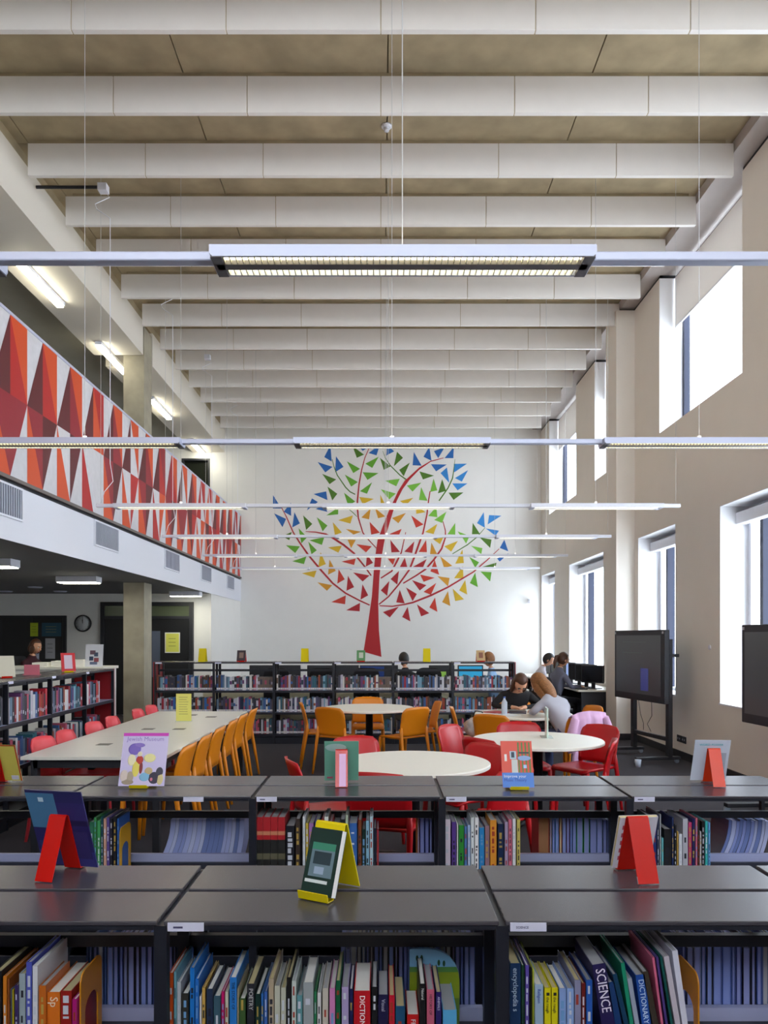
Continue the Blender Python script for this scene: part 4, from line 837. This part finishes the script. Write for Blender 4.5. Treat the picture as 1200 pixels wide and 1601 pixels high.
# ------------------------------------------------------------------ display screens on stands
def display(A, B, z0, z1, label):
    A = Vector((A[0], A[1], 0)); B = Vector((B[0], B[1], 0)); L = (B-A).length; a = math.atan2(B.y-A.y, B.x-A.x)   # A far end, B near end; local x from A to B
    t = thing('display_screen', label, 'screen', A, a, 'large screens on wheeled stands')
    h = z1-z0; n_ = -1
    MB().box(0, L, 0, .07, z0, z1, b=.008).obj('casing', DARK, t)
    MB().box(.06, L-.09, -.004, -.0005, z0+.09, z1-.07).obj('screen', SCREEN, t)
    MB().box(.02, .05, -.006, 0, z1-.05, z1-.02).box(L-.06, L-.03, -.006, 0, z1-.05, z1-.02).obj('corner_badge', mat('badge_grey', 'a8a8b0', .4), t)
    for x in (.34, L-.10):
        MB().box(x, x+.075, .07, .125, .06, z1-.12).obj('post', DARK, t)
        MB().box(x, x+.075, -.36, .24, .05, .09, b=.008).obj('foot', DARK, t)
        for y in (-.34, .21):
            MB().cyl((x+.01, y, .028), (x+.04, y, .028), .028, n=12).box(x+.01, x+.045, y-.02, y+.02, .03, .05).obj('castor', mat('castor_grey', '8c98a8', .4), t)
    MB().box(.34, L-.03, .08, .12, .28, .33).obj('cross_bar', DARK, t)
    MB().box(L-.1, L+.0, .07, .2, z1-.35, z1-.31).obj('bracket', DARK, t)
    for k in (0, 1): MB().tube([(.5+k*.35, .1, z0), (.52+k*.3, .12, z0-.2), (.62+k*.1, .11, z0-.32), (.6+k*.2, .12, .35)], .004, 5).obj('cable', DARK, t)
    return t
d1 = display((3.37, 11.07), (3.60, 9.74), .76, 1.71, 'big dark screen on a black wheeled stand by the window wall')
MB().box(.75, .95, -.0055, -.0042, .90, 1.2).obj('screen_picture', mat('screen_blue', '3c4688', .3, emit=.25), d1); MB().box(.25, .9, -.0055, -.0042, 1.545, 1.552).box(.25, .8, -.0055, -.0042, 1.40, 1.407).obj('screen_line', mat('screen_line_green', '5c6c68', .3, emit=.1), d1)
display((3.50, 7.45), (3.58, 6.12), .79, 1.73, 'second big dark screen, cut off by the right edge of the picture')
o = thing('wall_socket', 'double black wall socket low on the window wall behind the first screen', 'socket', (XR, 10.2, .26)); MB().box(-.012, -.001, -.15, -.01, -.045, .045, b=.003).box(-.012, -.001, .01, .15, -.045, .045, b=.003).obj('plate', DARK, o)
mb = MB()
for y in (-.11, -.05, .05, .11): mb.box(-.014, -.012, y-.008, y+.008, -.01, .012)
mb.obj('switch', ALU, o)
o = MB().lathe([(.01, 0), (.03, 0), (.04, .09), (.036, .09), (.01, .01)], 14).obj('cup', mat('cup_white', 'c8d4e8', .4), None, (XP(990, 9.72), 9.55, 0)); tag(o, 'small white cup on the floor in front of the first screen stand', 'cup')
o = thing('security_camera', 'tiny white camera high on the back wall right of the tree', 'camera', (3.72, YB, CAMZ+.93)); MB().box(-.05, .05, -.03, 0, -.05, .05).obj('mount', FASCIA, o); MB().cyl((0, -.03, 0), (-.05, -.16, -.03), .035).obj('body', FASCIA, o)
o = MB().cyl((XR-.012, 9.33, 1.49), (XR, 9.33, 1.49), .03).obj('call_point', FASCIA); tag(o, 'small white round button on the window wall between the two screens', 'button')

# ------------------------------------------------------------------ under the gallery
YW = 15.9
d = struct(MB().box(-7.86, -6.50, YW-.06, YW-.001, 0, 2.07).obj('door_1', DARK))
for x0, x1 in ((-7.80, -7.19), (-7.17, -6.56)): MB().box(x0, x1, YW-.075, YW-.06, .02, 2.02).obj('door_leaf', mat('door_black', '17181c', .4), d)
MB().box(-7.10, -7.04, YW-.11, YW-.075, .9, 1.3).obj('door_handle', ALU, d)
d = struct(MB().box(-5.78, -5.70, YW-.08, YW-.001, 0, 2.35).box(-3.95, -3.87, YW-.08, YW-.001, 0, 2.35).box(-5.70, -3.95, YW-.08, YW-.001, 2.27, 2.35).box(-5.70, -3.95, YW-.08, YW-.001, 2.0, 2.06).obj('door_2', DARK))
for x0, x1 in ((-5.69, -4.83), (-4.82, -3.96)): MB().box(x0, x1, YW-.06, YW-.01, .02, 2.0).obj('door_leaf', mat('door_black', '17181c', .4), d)
MB().box(-4.72, -4.55, YW-.065, YW-.06, .8, 1.75).obj('vision_panel', mat('vision_grey', '5c6474', .2), d)
MB().box(-5.70, -3.95, YW-.05, YW-.04, 2.06, 2.27).obj('transom_glass', mat('transom_reflection', '58604c', .15), d)  # yellowish green reflection put into the glass colour
for nm_, x, z, w_, h, c, lab in (('poster', XP(56, YW), 1.66, .16, .28, 'b8c82c', 'yellow green notice on the left black door'), ('poster', XP(83, YW), 1.66, .40, .28, '2c5468', 'dark blue poster on the left black door'), ('poster', XP(81, YW), 1.2, .2, .42, 'b8b8c0', 'white notice low on the left black door'), ('poster', XP(271, YW), 1.34, .27, .38, 'd8d860', 'yellow notice on the right black door')):
    o = MB().box(-w_/2, w_/2, -.003, 0, 0, h).obj(nm_, mat('paper_'+c, c, .6), None, (x, YW-.077, z-.02)); tag(o, lab, 'poster')
    if c == 'd8d860': MB().box(-w_/2-.02, w_/2+.02, 0, .002, -.02, h+.02).obj('border', mat('paper_edge', 'e4e4dc', .6), o)
    for k in range(3): patch(o, -w_*.3, w_*.25, h*(.7-k*.2), h*(.74-k*.2), {'b8c82c': '8c9820', '2c5468': '7c7c60', 'b8b8c0': '888890', 'd8d860': 'a8a848'}[c], -.0032)
ck = thing('wall_clock', 'round black-rimmed wall clock between the two black doors', 'clock', (XP(130, YW), YW-.001, CAMZ+.31))
MB().lathe([(.01, 0), (.175, 0), (.175, .035), (.150, .04), (.150, .02), (.01, .02)], 32, M=Matrix.Rotation(PI/2, 4, 'X')).obj('rim', DARK, ck)
MB().lathe([(.01, .0205), (.149, .0205), (.149, .022), (.01, .022)], 32, M=Matrix.Rotation(PI/2, 4, 'X')).obj('dial', mat('dial_white', 'd4d8dc', .5), ck)
mb = MB()
for k in range(12): a = k*PI/6; mb.cyl((.12*math.sin(a), -.023, .12*math.cos(a)), (.138*math.sin(a), -.023, .138*math.cos(a)), .004, n=4)
mb.obj('hour_marks', DARK, ck)['kind'] = 'stuff'
MB().cyl((0, -.025, 0), (-.01, -.025, .075), .006, n=6).obj('hour_hand', DARK, ck); MB().cyl((0, -.027, 0), (.0, -.027, .115), .004, n=6).obj('minute_hand', DARK, ck)
cs = thing('reception_counter', 'white reception counter under the gallery behind the left bookcases', 'counter', (-4.85, 11.6, 0))
MB().box(-.75, .75, -.3, -.25, 0, 1.14).box(-.75, -.7, -.25, .3, 0, 1.14).box(.7, .75, -.25, .3, 0, 1.14).obj('front_panel', WHITE, cs); MB().box(-.78, .78, -.34, .32, 1.14, 1.18, b=.004).obj('worktop', TABLET, cs)
for i, (x, y, h) in enumerate(((-5.05, 11.5, .06), (-4.80, 11.55, .08), (-4.55, 11.5, .10))):
    o = MB().box(-.11, .11, -.14, .14, 0, h).obj('paper_stack', PAGE, None, (x, y, 1.181), (0, 0, .1*i)); tag(o, 'stack of white papers on the reception counter, %s' % ['left', 'middle and tallest', 'right'][i], 'paper', 'paper stacks')

# ------------------------------------------------------------------ computer desks and monitors
def monitor(x, y, z, rz, label, group, c='15161a', w_=.44, h=.30):
    t = thing('monitor', label, 'monitor', (x, y, z), rz, group)
    MB().box(-w_/2, w_/2, -.015, .03, .10, .10+h, b=.006).obj('casing', DARK, t); MB().box(-w_/2+.02, w_/2-.02, -.018, -.0155, .12, .08+h).obj('screen', mat('monitor_'+c, c, .25, emit=.6 if c not in ('15161a', '1a1a20') else 0), t)
    MB().box(-.03, .03, .01, .04, .01, .16).box(-.11, .11, -.06, .12, 0, .012, b=.003).obj('stand', DARK, t); return t
fd = thing('computer_desk', 'row of pale desks behind the far bookcases', 'desk', (0, 13.3, 0))
MB().box(-3.0, 2.5, -.35, .35, .71, .735).obj('worktop', TABLET, fd); MB().box(-3.0, 2.5, -.34, -.32, .0, .71).obj('front_panel', mat('panel_cream', 'd8d2b4', .7), fd)
for i, (px, c, dz) in enumerate(((410, '15161a', 0), (450, '15161a', 0), (500, '15161a', 0), (541, '15161a', 0), (582, '1c2c58', 0), (602, '15161a', 0), (690, '15161a', .02), (735, '2c88b0', .0))):
    Y = 13.25+.05*(i % 2); monitor(XP(px, Y), Y, .7355, (0 if c == '2c88b0' or c == '1c2c58' else PI), 'black monitor behind the far bookcases, %s' % ['first from the left', 'second', 'third', 'just left of the trunk', 'dark blue one below the trunk', 'right of the trunk', 'beside the bright green paper', 'showing a bright blue screen'][i], 'monitors behind the far bookcases', c)
o = MB().box(-.12, .12, -.004, 0, 0, .3).obj('paper_notice', mat('print_bright_green', 'a8e060', .6), None, (XP(686, 13.0), 13.0, .96), (0, 0, 0)); o.location = (XP(686, 13.02), 13.02, .736); tag(o, 'bright green paper notice behind the far bookcases', 'paper')
rd = thing('window_desk', 'white computer desk along the window wall beyond the pilaster', 'desk', (3.62, 12.68, 0))
MB().box(-.36, .35, 0, 5.9, .715, .745).obj('worktop', TABLET, rd)
for y in (.02, 1.9, 3.8, 5.82): MB().box(-.3, .3, y, y+.04, 0, .715).obj('support', DARK, rd)
for i, y in enumerate((12.98, 13.42, 13.9, 14.5, 15.1, 15.7, 16.4)):
    monitor(3.58, y, .7455, -PI/2+(.75 if i < 3 else .1), 'black monitor on the desk along the window wall, %s' % ['nearest', 'second', 'third', 'fourth, pale blue screen', 'fifth', 'sixth', 'seventh'][i], 'monitors on the window desk', '8ca4d8' if i == 3 else '15161a', w_=.42)
    o = MB().box(-.08, .08, -.2, .2, 0, .02, b=.004).obj('keyboard', DARK, None, (3.36, y-.02, .7455)); tag(o, 'black keyboard on the window desk, %s' % ordn[i], 'keyboard', 'keyboards')
def office_chair(x, y, rz, lab, hgt=.95):
    t = thing('office_chair', lab, 'chair', (x, y, 0), rz, 'black office chairs')
    MB().box(-.22, .22, -.22, .22, .44, .50, b=.02).obj('seat', DARK, t)
    MB().prism(roundrect(.42, hgt-.55, (.12, .12, .06, .06)), -.26, -.22, M=Matrix.Translation((-.21, 0, .55))).obj('backrest', mat('mesh_black', '1c1c20', .8), t)
    MB().box(-.03, .03, -.29, -.26, .42, .7).cyl((0, 0, .08), (0, 0, .44), .025).obj('stem', DARK, t)
    for k in range(5): a = k*2*PI/5; MB().tube([(0, 0, .08), (.26*math.cos(a), .26*math.sin(a), .05)], [.02, .014], 6).ball((.26*math.cos(a), .26*math.sin(a), .028), .022, .022, .028, n=8, m=6).obj('foot', DARK, t)
    return t
for i, (px, Y) in enumerate(((436, 12.75), (506, 12.75), (573, 12.8), (668, 12.8))):
    office_chair(XP(px, Y), Y-.15+.1, PI*0, 'black office chair behind the far bookcases, %s' % ['left', 'second with rounded back', 'below the trunk', 'right'][i], 1.12)
office_chair(2.98, 13.1, -PI/2+.4, 'black office chair under the person with the ponytail')
office_chair(2.86, 14.2, -PI/2, 'black office chair under the person in the white top')
office_chair(2.75, 12.2, -PI/2+.3, 'empty black office chair beside the window desk', .85)

# ------------------------------------------------------------------ people
SKIN = mat('skin', 'd9a282', .55); HAIRS = {'black': mat('hair_black', '17120f', .5), 'blond': mat('hair_blond', '8a5a30', .5, noise=.3, nscale=60), 'brown': mat('hair_brown', '4a2a18', .5)}
def person(loc, rz, label, top, hair, lean=.25, hlean=.3, arms=None, hairlen=0, pony=False, pants='22242e', z0=0, twist=0, headturn=0, seat_h=.50):
    """seated person, local +y is forward"""
    t = thing('person', label, 'person', (loc[0], loc[1], 0), rz)
    TOP = mat('cloth_'+top, top, .85); PAN = mat('cloth_'+pants, pants, .85); SHOE = mat('shoe_dark', '1c1c1e', .5)
    S_ = seat_h+.06; up_ = Vector((0, math.sin(lean), math.cos(lean)))
    pel = Vector((0, -.02, S_)); sp = pel+up_*.22; ch = sp+up_*.20; nk = ch+up_*.10; hd_d = Vector((0, math.sin(lean+hlean), math.cos(lean+hlean)))
    hb = nk+hd_d*.07; hc = nk+hd_d*.175+Vector((0, .015, 0))
    V = [pel, sp, ch, nk, hb]; Rr = [(.15, .11), (.13, .095), (.145, .10), (.062, .062), (.05, .05)]; E = [(0, 1), (1, 2), (2, 3), (3, 4)]; K = ['t', 't', 't', 's']
    def add(p, r, par, k): V.append(Vector(p)); Rr.append((r, r)); E.append((par, len(V)-1)); K.append(k); return len(V)-1
    arms = arms or [((-.28, .12, .78), (-.12, .42, .77)), ((.28, .12, .78), (.12, .42, .77))]
    hands = []
    for sx, (el, wr) in zip((-1, 1), arms):
        sh = ch+Vector((sx*.165, 0, .0)); a = add(sh, .055, 2, 't'); b = add(el, .042, a, 't'); c = add(wr, .027, b, 't')
        hands.append((c, Vector(el), Vector(wr), sx))
        hp = add((sx*.09, .02, S_-.02), .085, 0, 'p'); kn = add((sx*.12, .43, S_-.03), .062, hp, 'p'); an = add((sx*.12, .40, .10), .042, kn, 'p'); add((sx*.12, .53, .045), .035, an, 'h')
    for (c, el, wr, sx) in hands:
        d_ = (wr-el).normalized(); side = d_.cross(Vector((0, 0, 1))).normalized()*(-sx)
        pm_ = add(wr+d_*.05, .026, c, 's')
        for k, (o_, L) in enumerate(((-.028, .062), (-.010, .072), (.009, .070), (.026, .055))):
            b0 = wr+d_*.085-side*o_; f1 = add(b0, .009, pm_, 's'); f2 = add(b0+d_*L*.55+Vector((0, 0, -.006)), .008, f1, 's'); add(b0+d_*L*.9+Vector((0, 0, -.022)), .006, f2, 's')
        th = add(wr+d_*.03+side*.036, .010, pm_, 's'); add(wr+d_*.07+side*.055, .008, th, 's')
    bm = bmesh.new(); sl = bm.verts.layers.skin.verify(); vv = [bm.verts.new(v) for v in V]
    for a, b in E: bm.edges.new((vv[a], vv[b]))
    for i, v in enumerate(vv): v[sl].radius = Rr[i]; v[sl].use_root = (i == 0)
    me = bpy.data.meshes.new('tmp'); bm.to_mesh(me); bm.free(); to = bpy.data.objects.new('tmp', me); COL.objects.link(to)
    to.modifiers.new('s', 'SKIN').use_smooth_shade = True; sb = to.modifiers.new('u', 'SUBSURF'); sb.levels = 1; sb.render_levels = 1
    dg = bpy.context.evaluated_depsgraph_get(); ev = to.evaluated_get(dg); m2 = ev.to_mesh()
    vs = [v.co.copy() for v in m2.vertices]; fs = [list(p.vertices) for p in m2.polygons]; ev.to_mesh_clear()
    bpy.data.objects.remove(to); bpy.data.meshes.remove(me)
    mi = []; code = {'t': 0, 's': 1, 'p': 2, 'h': 3}
    for f in fs:
        c = sum((vs[i] for i in f), Vector())/len(f); best = 9; kk = 't'
        for (a, b), k in zip(E, K):
            A, B = V[a], V[b]; ab = B-A; q = max(0, min(1, (c-A).dot(ab)/ab.length_squared)); dd = (A+ab*q-c).length-.5*(Rr[a][0]*(1-q)+Rr[b][0]*q)
            if dd < best: best = dd; kk = k
        mi.append(code[kk])
    mb = MB()
    for f, m in zip(fs, mi): mb.f.append(f); mb.mi.append(m); mb.sm.append(True)
    mb.v = [tuple(v) for v in vs]
    HM = Matrix.Translation(hc) @ Matrix.Rotation(headturn, 4, 'Z') @ Matrix.Rotation(-(lean+hlean), 4, 'X')
    def hf(p):
        q = p.copy()
        if q.z < 0: q.x *= 1-.28*(-q.z); q.y *= 1-.12*(-q.z)
        return q
    mb.ball((0, 0, 0), .076, .095, .118, 1, HM, 18, 14, hf)
    mb.ball((0, .10, -.012), .013, .020, .022, 1, HM, 8, 6); 
    for sx in (-1, 1):
        mb.ball((sx*.077, -.005, -.01), .011, .02, .03, 1, HM, 8, 6); mb.ball((sx*.03, .081, .014), .014, .012, .009, 4, HM, 8, 6); mb.ball((sx*.03, .091, .014), .006, .005, .006, 5, HM, 8, 6)
        mb.box(sx*.03-.017, sx*.03+.017, .083, .095, .032, .037, 5, HM)
    mb.ball((0, .082, -.055), .024, .010, .008, 6, HM, 8, 6)
    mb.obj('body', [TOP, SKIN, PAN, SHOE, mat('eye_white', 'e8e4e0', .3), mat('eye_dark', '1c1410', .4), mat('lips', 'a85c54', .5)], t)
    hm = HAIRS[hair]; h = MB()
    def cf(p):
        q = p.copy()
        if q.y > .35 and q.z < .45: q = Vector((q.x, .35*q.y*.9, max(q.z, .30)))
        return q
    h.ball((0, -.012, .016), .088, .104, .118, 0, HM, 20, 14, cf)
    if hairlen:
        h.ball((0, -.06, -.02-hairlen*.4), .085, .055, hairlen*.62+.05, 0, HM, 16, 12)
        for sx in (-1, 1): h.ball((sx*.072, .005, -.02-hairlen*.42), .026, .05, hairlen*.55+.04, 0, HM, 12, 10)
    if pony: h.tube([HM @ Vector(q) for q in ((0, -.10, .04), (0, -.15, .0), (0, -.15, -.1), (0, -.12, -.2))], [.022, .034, .028, .008], 10)
    h.obj('hair', hm, t)
    return t
person((1.64, 9.60), PI+.05, 'person in a black top with long dark hair leaning over the round table to write', '1a181c', 'brown', .62, .45, arms=[((-.30, .25, .78), (-.08, .40, .775)), ((.30, .25, .78), (.10, .40, .775))], hairlen=.18)
person((2.04, 8.30), face(2.04, 8.30, 1.60, 8.95), 'person in a grey hoodie with long fair hair, seen from behind at the round table', 'a9a8b2', 'blond', .68, .12, arms=[((-.30, .26, .79), (-.10, .48, .775)), ((.30, .28, .79), (.12, .48, .775))], hairlen=.2, pants='3c4870')
person((2.86, 14.2), -PI/2+.1, 'person with short black hair and white top at the window computers', 'd8d4e0', 'black', .3, .3, headturn=-.3)
person((2.98, 13.1), -PI/2+.4, 'person with a long ponytail and grey jacket at the window computers', '6c6e80', 'brown', .2, .15, pony=True)
person((-5.75, 12.6), -PI/2-.3, 'person in dark red seated behind the reception counter', '3c1420', 'brown', .1, .25, seat_h=.72, hairlen=.06)
office_chair(-5.75, 12.6, -PI/2-.3, 'tall dark stool chair behind the reception counter', .9).scale = (1, 1, 1.45)
person((1.88, 12.75), 1.2, 'person in pale blue mostly hidden behind the right end of the far bookcases', '8cb0d8', 'blond', .12, .1)
person((.42, 12.72), .3, 'person with black hair mostly hidden behind the far bookcases, right of trunk', '16161a', 'black', .12, .25)
for i, (x, y, r_) in enumerate(((1.88, 12.75, 1.2), (.42, 12.72, .3))): office_chair(x, y, r_, 'black office chair under the hidden person %s' % ['in pale blue', 'with black hair'][i], .9)

# ------------------------------------------------------------------ tell look-alikes apart by their order
by = {}
for o in S.objects:
    if o.parent is None and 'label' in o: by.setdefault(o['label'], []).append(o)
ON = ordn+['fourteenth', 'fifteenth', 'sixteenth', 'seventeenth', 'eighteenth', 'nineteenth', 'twentieth']
for lab, os_ in by.items():
    if len(os_) < 2 or len(os_) > 20: continue
    left = 'left bookcases' in lab
    os_.sort(key=lambda o: (o.location.y if left else o.location.x))
    for k, o in enumerate(os_): o['label'] = lab+', %s from the %s' % (ON[k], 'front' if left else 'left')
for o in S.objects:
    if o.parent is None and 'label' in o:
        l = o['label']
        for a, b in ((' from the ', ' from '), (', page side showing,', ', page side out,'), (' in the ', ' in '), (' of the ', ' of '), (' lettering on spine', ' lettering'), (' seen ', ' ')):
            if len(l.split()) > 16: l = l.replace(a, b)
        if len(l.split()) > 16: print('LONG', l)
        o['label'] = l
